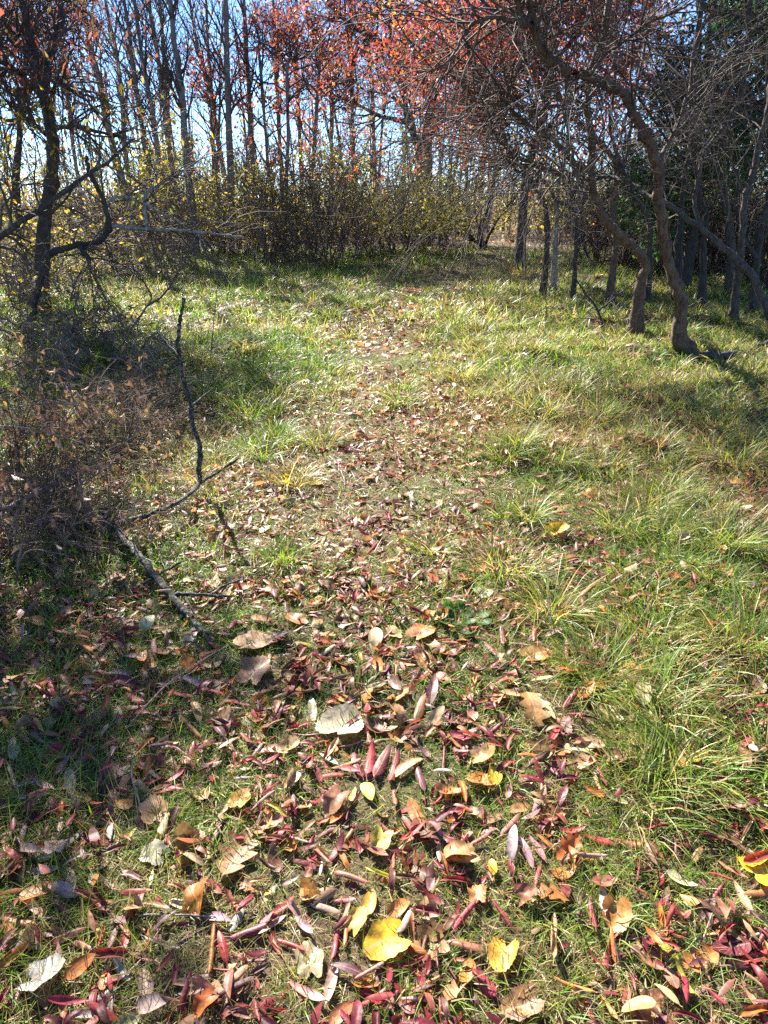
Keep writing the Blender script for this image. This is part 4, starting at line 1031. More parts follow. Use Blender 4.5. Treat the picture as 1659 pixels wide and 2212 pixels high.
right_tree('grey trunk kinked at the knee, its stem sweeping left and then upward', [(1369, 722), (1378, 669), (1384, 609), (1396, 566), (1364, 530), (1324, 495), (1296, 455), (1281, 410), (1276, 370), (1279, 320), (1271, 250), (1270, 200), (1281, 140), (1304, 80), (1314, 15)],
           None, R2b - 0.4, 34, 16,
           [([(1276, 372), (1240, 350), (1200, 305), (1164, 285), (1130, 260), (1100, 232), (1060, 225), (1010, 215)], R2b - 0.2, R2b - 1.0, 20, 5),
            ([(1262, 374), (1224, 377), (1190, 370), (1154, 352), (1110, 335), (1075, 300), (1060, 265), (1052, 230)], R2b - 0.2, R2b - 0.7, 16, 6),
            ([(1270, 225), (1240, 235), (1200, 228), (1140, 240), (1090, 200), (1040, 205), (990, 180), (950, 120)], R2b - 0.3, R2b - 1.3, 12, 4),
            ([(1155, 352), (1120, 372), (1105, 350), (1090, 345)], R2b - 0.6, R2b - 0.7, 7, 3)], mat=M_BARKR, n1=20, l1=1.55, whip=10)
R4b = G(1318, 664)[1]
right_tree('brown-footed stem half hidden behind the kneed trunk, leaning left higher up', [(1318, 664), (1322, 600), (1331, 524), (1324, 440), (1331, 385), (1329, 345), (1298, 312), (1270, 280), (1235, 250), (1200, 200), (1180, 140), (1150, 100), (1120, 90)],
           None, R4b + 0.4, 22, 9, [([(1331, 385), (1352, 340), (1360, 290), (1372, 200), (1390, 120), (1400, 40)], R4b, R4b + 0.6, 13, 7)], mat=M_BARKR, n1=10)
R3b = G(1195, 627)[1]
right_tree('straight pale dead pole with split bark standing alone by the path', [(1195, 627), (1199, 539), (1203, 469), (1203, 430), (1209, 385), (1222, 330), (1228, 280), (1222, 220)],
           None, R3b - 0.3, 17, 7, [], mat=M_DEAD, n1=4, l1=0.6, n2=3, n3=0, group=None, cat='dead tree', above=False)
R5b = G(1584, 700)[1]
right_tree('pale straight stem leaning right, lit along one side near the right edge', [(1584, 700), (1590, 629), (1602, 524), (1610, 430), (1625, 380), (1640, 310), (1656, 250), (1672, 150)],
           None, R5b, 24, 15, [([(1606, 480), (1600, 400), (1580, 350), (1572, 300)], R5b, R5b + 0.4, 10, 5)], mat=M_BARK, n1=12)
R6b = G(1690, 700)[1]
right_tree('thick bough rising from the right edge and leaning far over to the left', [(1710, 720), (1660, 670), (1620, 589), (1570, 544), (1515, 494), (1445, 444), (1400, 425), (1370, 400), (1340, 390), (1310, 380), (1270, 395)],
           None, R6b + 0.8, 30, 10, [([(1515, 494), (1500, 440), (1505, 380), (1490, 320)], R6b + 0.3, R6b + 0.8, 14, 6)], mat=M_BARK, n1=11, above=False)
R7b = G(1575, 640)[1]
right_tree('tall upright grey trunk with pale crooked branches near the right edge', [(1578, 645), (1580, 560), (1570, 450), (1550, 360), (1535, 280), (1548, 220), (1535, 160), (1530, 100), (1540, 15)],
           None, R7b, 26, 20, [([(1545, 225), (1525, 180), (1505, 135), (1510, 60), (1505, 0)], R7b, R7b - 0.6, 10, 5), ([(1540, 20), (1562, 60), (1570, 100), (1590, 160), (1612, 210), (1640, 250)], R7b, R7b - 1.0, 12, 4),
                               ([(1535, 280), (1510, 230), (1480, 200), (1460, 130)], R7b, R7b + 0.4, 10, 5)], mat=M_BARK, n1=12, whip=6)
R8b = 11.5
right_tree('slim dark trunk in front of the dark green foliage', [(1472, 585), (1475, 500), (1480, 380), (1496, 300), (1498, 200), (1500, 100), (1510, 0)], R8b, R8b, 17, 12, [], mat=M_BARKD, n1=9)
right_tree('slim dark forked stem behind the straight pale dead pole', [(1180, 560), (1176, 490), (1154, 425), (1120, 370), (1090, 320), (1070, 270), (1040, 200), (1010, 120)], 12.5, 12.0, 14, 6, [([(1178, 500), (1175, 440), (1160, 400), (1168, 350)], 12.5, 12.8, 9, 5)], mat=M_BARKD, n1=12)
right_tree('curving dark stem between the pale pole and the kneed trunk', [(1245, 580), (1244, 520), (1244, 460), (1214, 430), (1200, 400), (1175, 370), (1150, 360), (1120, 330), (1100, 250)], 11.5, 11.2, 13, 6, [([(1244, 470), (1262, 430), (1250, 400), (1240, 360)], 11.5, 11.8, 9, 5)], mat=M_BARKD, n1=12)
right_tree('dark crooked stem behind the S-shaped trunk', [(1412, 600), (1405, 520), (1400, 470), (1375, 420), (1362, 380), (1340, 350), (1320, 280), (1340, 180), (1350, 60)], 11.0, 11.0, 14, 8, [], mat=M_BARKD, n1=12)
right_tree('black stem in the thicket right of the S-shaped trunk', [(1530, 610), (1520, 540), (1525, 470), (1510, 420), (1520, 340), (1590, 230), (1600, 100), (1605, 0)], 11.0, 11.0, 20, 12, [], mat=M_BARKD, n1=12)
right_tree('black stem at the right border of the thicket', [(1640, 620), (1632, 540), (1640, 470), (1650, 380), (1645, 250), (1660, 100)], 10.5, 10.5, 22, 14, [([(1636, 560), (1600, 500), (1590, 450), (1560, 420)], 10.5, 10.8, 12, 5)], mat=M_BARKD, n1=12)
# low many-stemmed tree at the end of the path
def path_end_tree():
    base = G(1047, 532); Y = base[1]
    root = thing('small_tree', 'small many-stemmed tree on the bright leafy floor where the path ends', 'tree', base)
    mb = MB(); lines = []
    for pts, w in [([(1047, 535), (1036, 512), (1050, 470), (1062, 420), (1068, 380), (1090, 300)], 16), ([(1047, 532), (1020, 515), (1005, 480), (1000, 440), (990, 400)], 7), ([(1047, 532), (1060, 500), (1085, 460), (1110, 430), (1140, 380)], 7), ([(1047, 532), (1010, 512), (975, 495), (950, 470)], 6), ([(1048, 530), (1030, 480), (1025, 430), (1030, 380)], 6)]:
        lines.append(limb(mb, pxlist(pts, Y, Y + rng.uniform(-0.8, 0.8)), px_r(w, Y), px_r(3, Y), 6, 4))
    mb.build('trunk', M_BARKD, root, base)
    tw = MB(); spray(tw, lines, 9, 1.6, 5, 0.9, 4, 0.5, r1=0.014, up=0.15); tw.build('twigs', M_TWIG, root, base)
path_end_tree()

# ---- the dark tree and dead boughs on the left
def left_tree():
    Y = 10.0
    base = PY(92, 700, Y); base[2] = float(H(base[0], base[1]))
    root = thing('dark_tree', 'dark rough trunk on the left with hanging red and yellow leaves', 'tree', base)
    mb = MB(); lines = []
    main = pxlist([(92, 700), (90, 640), (92, 575), (97, 475), (112, 380), (110, 270), (92, 200), (72, 130), (60, 60), (40, -40)], Y, Y)
    main[0] = base - np.array([0, 0, 0.05])
    P, R = limb(mb, main, px_r(33, Y), px_r(13, Y), 12, 6, 0.08, flare=0.4)
    mb.build('trunk', M_BARKD, root, base); lines.append((P[20:], R[20:]))
    for pts, wa, wb, y2 in [([(95, 215), (50, 165), (15, 140), (-40, 120)], 14, 7, Y - 1), ([(108, 260), (112, 205), (125, 182), (165, 200), (185, 215), (210, 245)], 10, 4, Y - 1.4), ([(110, 275), (140, 274), (170, 272), (200, 282), (240, 290), (290, 277)], 11, 4, Y - 1.2),
                            ([(100, 290), (60, 258), (20, 260), (-30, 240)], 10, 5, Y + .5), ([(95, 215), (105, 140), (130, 60), (135, -20)], 16, 10, Y + 1), ([(80, 150), (30, 80), (-20, 20)], 12, 6, Y - 0.8)]:
        m2 = MB(); lines.append(limb(m2, pxlist(pts, Y, y2, 0.05), px_r(wa, Y), px_r(wb, y2), 7)); m2.build('limb', M_BARKD, root, base)
    tw = MB(); ls = spray(tw, lines, 16, 1.0, 5, 0.6, 3, 0.35, r1=0.009, up=0.1, grav=-0.3)
    tw.build('twigs', M_TWIG, root, base)
    fo = MB()
    top = np.concatenate([l.reshape(-1, 3) for l in ls[1:]])
    hi = top[top[:, 2] > 2.6]; lo = top[top[:, 2] <= 2.6]
    n = 800; k = hi[rng.integers(0, len(hi), n)] + rng.normal(0, 0.12, (n, 3))
    leaves(fo, k, rng.uniform(.07, .14, n), rng.uniform(.02, .04, n), palette([[0.14, 0.05, 0.05], [0.17, 0.07, 0.06], [0.11, 0.05, 0.05], [0.26, 0.08, 0.06], [0.15, 0.13, 0.05]], n), hang=0.55)
    n = 420; k = lo[rng.integers(0, len(lo), n)] + rng.normal(0, 0.10, (n, 3))
    leaves(fo, k, rng.uniform(.07, .12, n), rng.uniform(.025, .045, n), palette([[0.42, 0.36, 0.05], [0.22, 0.26, 0.05], [0.45, 0.28, 0.05], [0.12, 0.16, 0.04]], n), hang=0.5)
    fo.build('foliage', M_FOL, root, base)
left_tree()
def dead_bough():
    Y = 7.6
    base = PY(110, 575, Y); base[2] = float(H(base[0], base[1]))
    root = thing('dead_bough', 'dark broken bough hooked upward with a pale bare branch reaching right', 'dead branch', base)
    mb = MB()
    a = limb(mb, pxlist([(60, 790), (70, 690), (88, 600), (110, 548), (165, 530), (215, 520), (234, 490), (229, 450), (214, 410), (193, 372), (187, 338)], Y, Y, 0.04), px_r(16, Y), px_r(7, Y), 9, 6, 0.09)
    mb.build('stem', M_BARKD, root, base); lines = [a]
    for pts, w, w2, y2, mat in [([(236, 488), (280, 492), (350, 497), (415, 500), (470, 506), (522, 511)], 10, 3, Y - .3, M_DEAD), ([(318, 494), (313, 450), (318, 415), (350, 395), (400, 365), (442, 340)], 9, 3, Y + .6, M_DEAD),
                                ([(170, 528), (180, 545), (195, 560)], 14, 8, Y - .1, M_BARKD), ([(426, 500), (432, 515), (434, 535)], 6, 3, Y - .2, M_DEAD), ([(225, 440), (260, 425), (310, 440), (360, 465), (405, 487)], 7, 3, Y + .3, M_DEAD)]:
        m2 = MB(); lines.append(limb(m2, pxlist(pts, Y, y2, 0.02), px_r(w, Y), px_r(w2, y2), 7, 5, 0.08)); bo = m2.build('branch', mat, root, base)
        tw = MB(); spray(tw, lines[-1:], 11, 0.7, 5, 0.4, 2, 0.22, r1=0.005, grav=-0.7, wander=.17, rmax=.008); tw.build('twigs', M_TWIG, bo, base)
    tw = MB(); spray(tw, lines[:1], 10, 0.7, 5, 0.4, 2, 0.22, r1=0.005, grav=-0.7, wander=.17, rmax=.008); tw.build('twigs', M_TWIG, root, base)
    base = PY(-40, 640, 6.5); base[2] = float(H(base[0], base[1]))
    root = thing('leaning_trunk', 'smooth brown trunk slanting in from the left edge', 'tree', base)
    mb = MB(); l = limb(mb, pxlist([(-190, 640), (-60, 550), (0, 510), (80, 455), (165, 395), (230, 350), (290, 300)], 6.5, 8.0), px_r(17, 6.5), px_r(5, 8), 9, 5)
    mb.build('trunk', M_BARK, root, base); tw = MB(); spray(tw, [l], 16, 0.9, 5, 0.5, 3, 0.25, r1=0.007, grav=-0.5); tw.build('twigs', M_TWIG, root, base)
dead_bough()

# ---- fallen lichen branch, sticks and other wood on the ground
def on_ground(pts, lift):
    out = []
    for (x, y), h in zip(pts, lift):
        g = G(x, y)
        if h:                                        # move along the sight line to the wanted height
            d = ray(x, y); t = (CAM_H - g[2] - h) / -d[2]; g = np.array([d[0] * t, d[1] * t, CAM_H + d[2] * t])
        out.append(g)
    return np.array(out)
def fallen_branch():
    base = G(250, 1140)
    root = thing('fallen_branch', 'dead forked branch crusted with pale lichen, one stem standing upright', 'dead branch', base)
    mb = MB(); limb(mb, on_ground([(170, 1098), (240, 1137), (280, 1177), (320, 1227), (350, 1262), (380, 1297), (410, 1332), (445, 1372), (468, 1402)], [.05, .06, .06, .06, .05, .05, .04, .03, .015]), 0.021, 0.009, 9, 7, 0.12)
    mb.build('stem', M_LICHEN, root, base)
    mb = MB(); L2 = on_ground([(250, 1132), (320, 1112), (390, 1082), (435, 1042), (475, 1017), (515, 990)], [.06, .08, .09, .10, .13, .17])
    limb(mb, L2, 0.015, 0.006, 8, 7, 0.12); mb.build('side_stem', M_LICHEN, root, base)
    Y = L2[3][1]
    mb = MB(); up = pxlist([(432, 1040), (430, 1010), (432, 964), (417, 919), (410, 864), (391, 799), (385, 729), (390, 690), (397, 644)], Y, Y + 0.25)
    limb(mb, up, 0.015, 0.008, 9, 7, 0.11); mb.build('upright_stem', M_LICHEN, root, base)
    for pts, r, lift in [([(383, 769), (362, 745), (339, 716)], .010, None), ([(415, 876), (438, 858), (460, 839)], .006, None)]:
        mb = MB(); limb(mb, pxlist(pts, Y + .12, Y + .2), r, r * .5, 6, 4, .1); mb.build('twig', M_LICHEN, root, base)
    for pts, r in [([(372, 1288), (400, 1283), (450, 1286), (497, 1289)], .009), ([(450, 1280), (485, 1265), (520, 1252)], .006), ([(310, 1262), (345, 1240), (390, 1214)], .009), ([(400, 1290), (412, 1310), (420, 1325)], .005)]:
        mb = MB(); limb(mb, on_ground(pts, [.05] * len(pts)), r, r * .6, 6, 4, .1); mb.build('twig', M_LICHEN, root, base)
fallen_branch()
def stick(name, label, pts, lift, r0, r1, mat, cat='stick', group=None):
    L = on_ground(pts, lift); base = L[0]
    mb = MB(); limb(mb, L, r0, r1, 7, 6, 0.08)
    o = mb.build(name, mat, None, base); o.location = base
    tag(o, label, cat, group)
stick('fallen_pole', 'whitish fallen pole slanting in from the left edge through dry brush', [(-40, 1125), (0, 1104), (70, 1072), (130, 1040), (165, 1015)], [.12, .12, .14, .16, .2], .018, .010, M_DEAD)
stick('fallen_log', 'dark log lying in the grass at the foot of the S-shaped trunk', [(1500, 766), (1560, 768), (1610, 760), (1660, 745), (1720, 738)], [.05, .06, .08, .12, .12], .03, .05, M_BARKD, 'log')
stick('stick', 'thin pale stick lying in red leaves on the path', [(712, 985), (730, 1005), (742, 1030), (745, 1048)], [.02] * 4, .006, .004, M_DEAD)
stick('stick', 'long brown stalk crossing the litter right of the path', [(1180, 1478), (1225, 1440), (1270, 1405), (1325, 1360)], [.03, .04, .05, .06], .0035, .002, M_DEAD)
stick('stick', 'straw coloured stalk lying in the left shade before the oak leaf', [(300, 1978), (360, 1975), (430, 1978), (465, 1980)], [.03] * 4, .0025, .0015, M_DEAD)
stick('stick', 'bent dry grass stalk rising in the left shade', [(310, 1772), (300, 1730), (285, 1680), (287, 1640)], [.03, .05, .08, .1], .0025, .0015, M_DEAD)
stick('stick', 'thin straw stem leaning over the lichen branch tip', [(275, 1572), (320, 1520), (365, 1475), (430, 1430), (490, 1395)], [.02, .05, .07, .09, .1], .0022, .0012, M_DEAD)
stick('stick', 'short grey stick standing in the litter below the red chevron leaf', [(1200, 1372), (1190, 1330), (1186, 1290)], [.03, .09, .15], .0025, .0015, M_DEAD)
def dead_fork():
    L = pxlist([(1236, 590), (1262, 630), (1292, 671), (1300, 700), (1310, 722)], G(1310, 722)[1] + .2, G(1310, 722)[1])
    base = G(1310, 722)
    root = thing('dead_branch', 'dead forked bough propped in the grass between pale pole and kneed trunk', 'dead branch', base)
    mb = MB(); a = limb(mb, L[::-1], .018, .008, 7, 5, .1); mb.build('stem', M_BARKD, root, base)
    mb = MB(); b = limb(mb, pxlist([(1292, 671), (1320, 650), (1350, 625), (1374, 606)], L[2][1], L[2][1] + .1), .012, .006, 7, 5, .1); fk = mb.build('fork', M_BARKD, root, base)
    tw = MB(); spray(tw, [b], 5, .5, 3, .3, 0, r1=.006); tw.build('twigs', M_TWIG, fk, base)
    tw = MB(); spray(tw, [a], 5, .5, 3, .3, 0, r1=.006); tw.build('twigs', M_TWIG, root, base)
dead_fork()

# ---- saplings and thin upright twigs in the clearing
def sapling(label, stems, Y, r, leafy=0, cols=None, n1=5, l1=0.3):
    base = PY(*stems[0][0], Y); base[2] = float(H(base[0], base[1]))
    root = thing('sapling', label, 'sapling', base, 'thin saplings in the clearing')
    mb = MB(); ls = []
    for s in stems:
        ls.append(limb(mb, pxlist(s, Y, Y + rng.uniform(-.15, .25)), r, r * .35, 5, 4, .05))
    mb.build('stem', M_TWIG, root, base, )
    tw = MB(); lines = spray(tw, ls, n1, l1, 3, l1 * .5, 0, r1=.0035, tmin=.4); tw.build('twigs', M_TWIG, root, base)
    if leafy:
        fo = MB(); k = pick_on(lines[0], leafy); leaves(fo, k, rng.uniform(.04, .08, leafy), rng.uniform(.02, .035, leafy), palette(cols, leafy)); fo.build('foliage', M_FOL, root, base)
YEL = [[0.60, 0.50, 0.04], [0.45, 0.45, 0.06], [0.62, 0.36, 0.04]]
sapling('thin dark sapling forking in a Y behind the upright dead stem', [[(240, 790), (275, 725), (315, 664), (326, 636), (290, 580), (262, 530)], [(315, 664), (350, 640), (372, 610), (390, 574)]], G(240, 790)[1], .013, n1=8)
sapling('twiggy sapling with a few yellow leaves left of the Y-forked sapling', [[(180, 800), (150, 740), (130, 690), (110, 640)], [(180, 800), (200, 730), (215, 680)]], G(180, 800)[1], .008, 34, YEL, 9)
sapling('tiny sapling holding small yellow leaves behind the tall bushy tuft', [[(270, 730), (250, 690), (235, 665)], [(270, 730), (275, 690)]], G(270, 730)[1], .005, 22, YEL, 6, .2)
sapling('bare wiry stem rising left of the path', [[(455, 770), (462, 690), (470, 610), (462, 560)]], G(455, 770)[1], .005)
sapling('bare wiry stem in front of the pale pole', [[(1177, 730), (1180, 660), (1172, 600), (1185, 560)]], G(1177, 730)[1], .005)
sapling('low green sprig with yellow flowers by the brown grass clump', [[(620, 1050), (618, 1035)], [(622, 1050), (630, 1038)]], G(620, 1050)[1], .002, 6, [[0.55, 0.52, 0.04]], 4, .07)
sapling('yellow-leaved sprig in the grass beside the path bend', [[(1175, 590), (1172, 570), (1176, 552)]], G(1175, 590)[1], .006, 26, YEL, 6, .25)
sapling('thin twig arching over the grass left of the path middle', [[(630, 960), (600, 930), (560, 900), (440, 880)]], G(630, 960)[1], .003)
sapling('thin leafless twig standing between dead pole and kneed trunk', [[(1160, 700), (1175, 640), (1188, 600), (1215, 560)], [(1175, 640), (1160, 590)]], G(1160, 700)[1], .006)

# ---- dry brush on the left: stems with curled brown leaves
def dry_shrub(label, px, py, h, r, nst, nleaf, cols, group='dry shrubs with curled brown leaves on the left'):
    nst = int(nst * 1.5); h *= .8; nleaf = int(nleaf * .45); base = G(px, py); root = thing('dry_shrub', label, 'shrub', base, group)
    a = rng.uniform(0, 2 * math.pi, nst); q = rng.uniform(0, 0.25, nst) * r
    S = base + np.stack([q * np.cos(a), q * np.sin(a), np.zeros(nst)], 1)
    D = np.stack([np.cos(a) * rng.uniform(.2, .9, nst), np.sin(a) * rng.uniform(.2, .9, nst), np.ones(nst)], 1)
    P = twig_lines(S, D, rng.uniform(.6, 1.2, nst) * h * 1.2, 9, .18, -.5); R = taper(rng.uniform(.004, .008, nst), 9, .35)
    P[:, :, 2] = np.maximum(P[:, :, 2], H(P[:, :, 0], P[:, :, 1]) + .01)
    mb = MB(); V, F = tubes(P, R, 5); mb.add(V, F, np.repeat(rng.uniform(.6, 1.7, (nst, 1)) * np.ones((1, 3)), 45, 0)); mb.build('stems', M_TWIG, root, base)
    tw = MB(); ls = [P] + spray(tw, list(zip(P, R)), 6, .32, 4, .2, 0, r1=.004, grav=-.5, rmax=.004, tone=(.35, 1.3), col=(1.1, .95, .88)); tw.build('twigs', M_TWIG, root, base)
    nleaf = int(nleaf * 1.5); fo = MB()
    k = np.vstack([pick_on(ls[1], nleaf // 2), pick_on(ls[2], nleaf - nleaf // 2)]); n = len(k)
    leaves(fo, k, rng.uniform(.04, .075, n), rng.uniform(.018, .034, n), palette(cols, n), hang=.45, fold=.45); fo.build('foliage', M_LITTER, root, base)
DRY = [[0.15, 0.09, 0.05], [0.22, 0.14, 0.07], [0.10, 0.06, 0.04], [0.30, 0.21, 0.09], [0.19, 0.16, 0.06]]
for a in [('tall dry shrub at the left edge with dull brown leaves', 30, 1010, .75, .5, 16, 330, DRY), ('dry shrub in front of the tall bushy grass tuft', 170, 960, .62, .45, 14, 300, DRY), ('dense dry shrub left of the upright dead stem', 270, 1000, .52, .4, 14, 260, DRY),
          ('low dry shrub tangled over the whitish fallen pole', 90, 1100, .42, .45, 14, 220, DRY), ('dry shrub with yellowish hanging leaves behind the upright dead stem', 330, 900, .45, .35, 10, 170, DRY + [[0.4, 0.3, 0.07]]),
          ('sparse dry shrub at the foot of the forked lichen branch', 190, 1170, .38, .4, 10, 110, DRY), ('thin dry shrub at the left edge beside shaded leaves', 20, 1230, .4, .4, 9, 90, DRY)]:
    dry_shrub(*a)
def whips():
    for lab, pts, Y, r in [('long pale whip arching right out of the dry brush', [(-30, 920), (60, 925), (170, 955), (240, 985), (310, 1005), (400, 1022)], 3.6, .0055), ('pale twig drooping over the shaded leaves on the left', [(60, 1040), (100, 1110), (140, 1160), (180, 1200), (210, 1228)], 3.0, .0055),
                           ('pale crooked twig joining the drooping twig at the left', [(250, 1115), (215, 1150), (180, 1180), (172, 1195)], 3.0, .004), ('upper pale twig bending over the dry brush', [(30, 880), (110, 870), (180, 880), (230, 920), (250, 955), (200, 965)], 3.8, .0045),
                           ('thin twig hanging down through the left shade', [(50, 1080), (62, 1180), (85, 1260), (130, 1290)], 2.9, .003), ('dark twig slanting up beside the left edge', [(10, 1330), (30, 1250), (20, 1150), (50, 1080)], 2.9, .003)]:
        L = pxlist(pts, Y, Y - .15); L[:, 2] = np.maximum(L[:, 2], H(L[:, 0], L[:, 1]) + .02)
        mb = MB(); l = limb(mb, L, r, r * .45, 5, 6, .05, col=(2.0, 1.9, 1.85))
        o = thing('bare_twig', lab, 'twig', L[0], 'pale bare twigs arching over the left brush')
        mb.build('stem', M_TWIG, o, L[0]); tw = MB(); spray(tw, [l], 7, .22, 2, .12, 0, r1=.0028, col=(1.6, 1.5, 1.4)); tw.build('side_twigs', M_TWIG, o, L[0])
whips()

# ---- shrubs round the clearing
OLIVE = [[0.24, 0.24, 0.04], [0.34, 0.30, 0.05], [0.18, 0.20, 0.04], [0.40, 0.34, 0.06]]
YGREEN = [[0.38, 0.42, 0.08], [0.48, 0.46, 0.09], [0.28, 0.34, 0.07], [0.46, 0.38, 0.08]]
def bush(label, px, py, h, r, nst, nleaf, cols, lsize=.06, Y=None, n1=8, n2=5, n3=3, dark=1.0, name='bush', group='bushes round the far side of the clearing', lmin=0.2, spread=.55):
    base = G(px, py) if Y is None else PY(px, py, Y)
    base = np.array([base[0], base[1], float(H(base[0], base[1]))])
    root = thing(name, label, 'bush', base, group)
    a = rng.uniform(0, 2 * math.pi, nst); q = np.sqrt(rng.random(nst)) * r * .6
    S = base + np.stack([q * np.cos(a), q * np.sin(a), np.zeros(nst) - .03], 1)
    D = np.stack([np.cos(a) * spread * rng.uniform(.1, 1.2, nst), np.sin(a) * spread * rng.uniform(.1, 1.2, nst), np.ones(nst)], 1)
    P = twig_lines(S, D, rng.uniform(.55, 1.1, nst) * h * 1.1, 8, .16, -.35); R = taper(rng.uniform(.012, .026, nst) * h / 3, 8, .3)
    P[:, :, 2] = np.maximum(P[:, :, 2], H(P[:, :, 0], P[:, :, 1]) + .02)
    mb = MB(); V, F = tubes(P, R, 5); mb.add(V, F, np.repeat(dark * rng.uniform(.6, 1.2, (nst, 1)) * np.ones((1, 3)), 40, 0)); mb.build('stems', M_TWIG, root, base)
    tw = MB(); ls = spray(tw, list(zip(P, R)), n1, h * .38, n2, h * .2, n3, h * .11, r1=.018, up=.1, grav=-.35, tmin=.12, tone=(.5 * dark, 1.3 * dark)); tw.build('twigs', M_TWIG, root, base)
    if nleaf:
        nleaf = int(nleaf * 1.8); fo = MB(); al = np.concatenate([l.reshape(-1, 3) for l in ls[1:]])
        al = al[al[:, 2] > lmin * h]
        w = fbm(al[:, 0] * 1.6 + 3, al[:, 2] * 1.6 + al[:, 1], 61) ** 3; w /= w.sum()
        k = al[rng.choice(len(al), nleaf, p=w)] + rng.normal(0, .05, (nleaf, 3))
        leaves(fo, k, 1.3 * lsize * rng.uniform(.7, 1.4, nleaf), lsize * rng.uniform(.4, .75, nleaf), palette(cols, nleaf)); fo.build('foliage', M_FOL, root, base)
    return root
BUSHES = [
    ('yellow-green bush glowing in front of the tall slim trunks', 478, 548, 3.1, 1.5, 15, 4200, YGREEN, .09),
    ('dark bare bramble right of the glowing yellow-green bush', 575, 560, 2.2, 1.6, 18, 500, OLIVE, .06),
    ('tangled grey bramble with one stout leaning stem', 660, 572, 3.2, 1.8, 22, 400, OLIVE, .06),
    ('low grey bramble left of the path bend', 735, 562, 2.7, 1.7, 20, 900, OLIVE, .06),
    ('tall airy yellow-green bush beneath the big oak', 840, 545, 3.4, 1.5, 16, 3000, YGREEN, .08),
    ('yellow-green bush right of the big oak trunk', 930, 540, 3.2, 1.3, 14, 2300, YGREEN, .08),
    ('olive bush left of the small many-stemmed tree', 985, 532, 2.6, 1.2, 13, 1000, OLIVE, .07),
    ('twiggy grey bush behind the dead bough', 370, 560, 2.7, 1.5, 18, 420, OLIVE, .06),
    ('grey twiggy bush left of the dead bough tip', 270, 580, 2.6, 1.4, 18, 500, OLIVE, .06),
    ('olive leaved bush behind the dark left trunk', 170, 590, 2.6, 1.4, 16, 500, OLIVE, .075),
    ('green and yellow bush at the left edge of the picture', 20, 640, 2.6, 1.2, 16, 700, OLIVE + [[0.10, 0.16, 0.04]], .075),
    ('olive bush right of the end of the path', 1185, 508, 3.6, 1.6, 14, 2000, OLIVE + YGREEN, .09),
    ('yellow bush behind the pale dead pole', 1225, 530, 3.2, 1.6, 14, 1700, YGREEN, .08),
    ('dark bare thicket behind the kneed trunk', 1330, 570, 2.8, 1.6, 40, 100, OLIVE, .06),
    ('dark bare thicket behind the S-shaped trunk', 1430, 580, 3.0, 1.6, 44, 60, OLIVE, .06),
    ('black tangled thicket below the dark green foliage', 1525, 590, 2.8, 1.6, 46, 60, OLIVE, .06),
    ('low tangle of grey dead twigs around the dark left trunk', 70, 680, 1.6, .9, 9, 200, OLIVE, .06),
    ('dead brown bramble at the left edge beyond the tall dry shrub', 20, 800, .8, .7, 10, 40, OLIVE, .05),
    ('dead brown bramble behind the dry shrub with yellowish leaves', 230, 850, .6, .6, 9, 40, OLIVE, .05),
    ('dead bramble heap between dark trunk and dry shrubs', 150, 745, .7, .9, 8, 60, OLIVE, .05),
    ('bare wiry bramble under the tip of the pale dead branch', 330, 610, 1.2, .9, 10, 60, OLIVE, .05),
    ('low tangle of grey dead twigs under the dead bough', 190, 650, 1.1, .9, 8, 160, OLIVE, .06),
    ('yellow and brown bush deep between pale pole and kneed trunk', 1290, 520, 3.0, 1.8, 16, 1800, YGREEN + OLIVE, .08),
    ('black tangled thicket at the right edge', 1630, 600, 3.0, 1.6, 46, 60, OLIVE, .06),
]
for k, b in enumerate(BUSHES):
    bush(*b, dark=.8 if b[0].startswith(('dark bare thicket', 'black')) else 1.5)

# ---- tall slim trunks against the sky
def slim_tree(label, pts, Y, w0, w1, height, nb=34, leafy=0, cols=None, mat=M_SLIM, group='tall slim bare trees behind the clearing', name='slim_tree', l1=1.3, lsize=.08, n2=6, n3=4, ang=(22, 48)):
    line = pxlist(pts[::-1], Y, Y)
    base = np.array([line[0][0], line[0][1], float(H(line[0][0], line[0][1]))])
    down = line[0] + (line[0] - line[-1]) / max(1e-6, (line[-1][2] - line[0][2])) * (line[0][2] - base[2])
    base = np.array([down[0], down[1], float(H(down[0], down[1]))])
    root = thing(name, label, 'tree', base, group)
    d = unit(line[-1] - line[0]); topz = line[-1][2]
    ext = [line[-1] + d * s + rng.normal(0, .12, 3) for s in np.linspace(.35, 1, 3) * max(.5, height - topz)]
    L = np.vstack([base - np.array([0, 0, .1]), line, ext]) if line[0][2] - base[2] > .3 else np.vstack([base - np.array([0, 0, .1]), line[1:], ext])
    mb = MB(); P, R = limb(mb, L, px_r(w0, Y), px_r(w1, Y) * .35, 8, 4, .04)
    mb.build('trunk', mat, root, base)
    tw = MB(); ls = spray(tw, [(P, R)], nb, l1, n2, l1 * .55, n3, l1 * .3, r1=.011, a=ang, up=.25, grav=.15, tmin=.18, wander=.16, rmax=.03); tw.build('branches', M_TWIG, root, base)
    if leafy:
        fo = MB(); al = ls[2] if len(ls) > 2 else ls[1]
        c = rng.integers(0, len(al), max(6, leafy // 14)); k = al[rng.choice(c, leafy), rng.integers(0, al.shape[1], leafy)] + rng.normal(0, .10, (leafy, 3))
        leaves(fo, k, lsize * rng.uniform(.7, 1.3, leafy), lsize * rng.uniform(.4, .7, leafy), palette(cols, leafy), hang=.3); fo.build('foliage', M_FOL, root, base)
    return root
ORD = ['first', 'second', 'third', 'fourth', 'fifth', 'sixth', 'seventh', 'eighth', 'ninth', 'tenth', 'eleventh', 'twelfth', 'thirteenth', 'fourteenth', 'fifteenth']
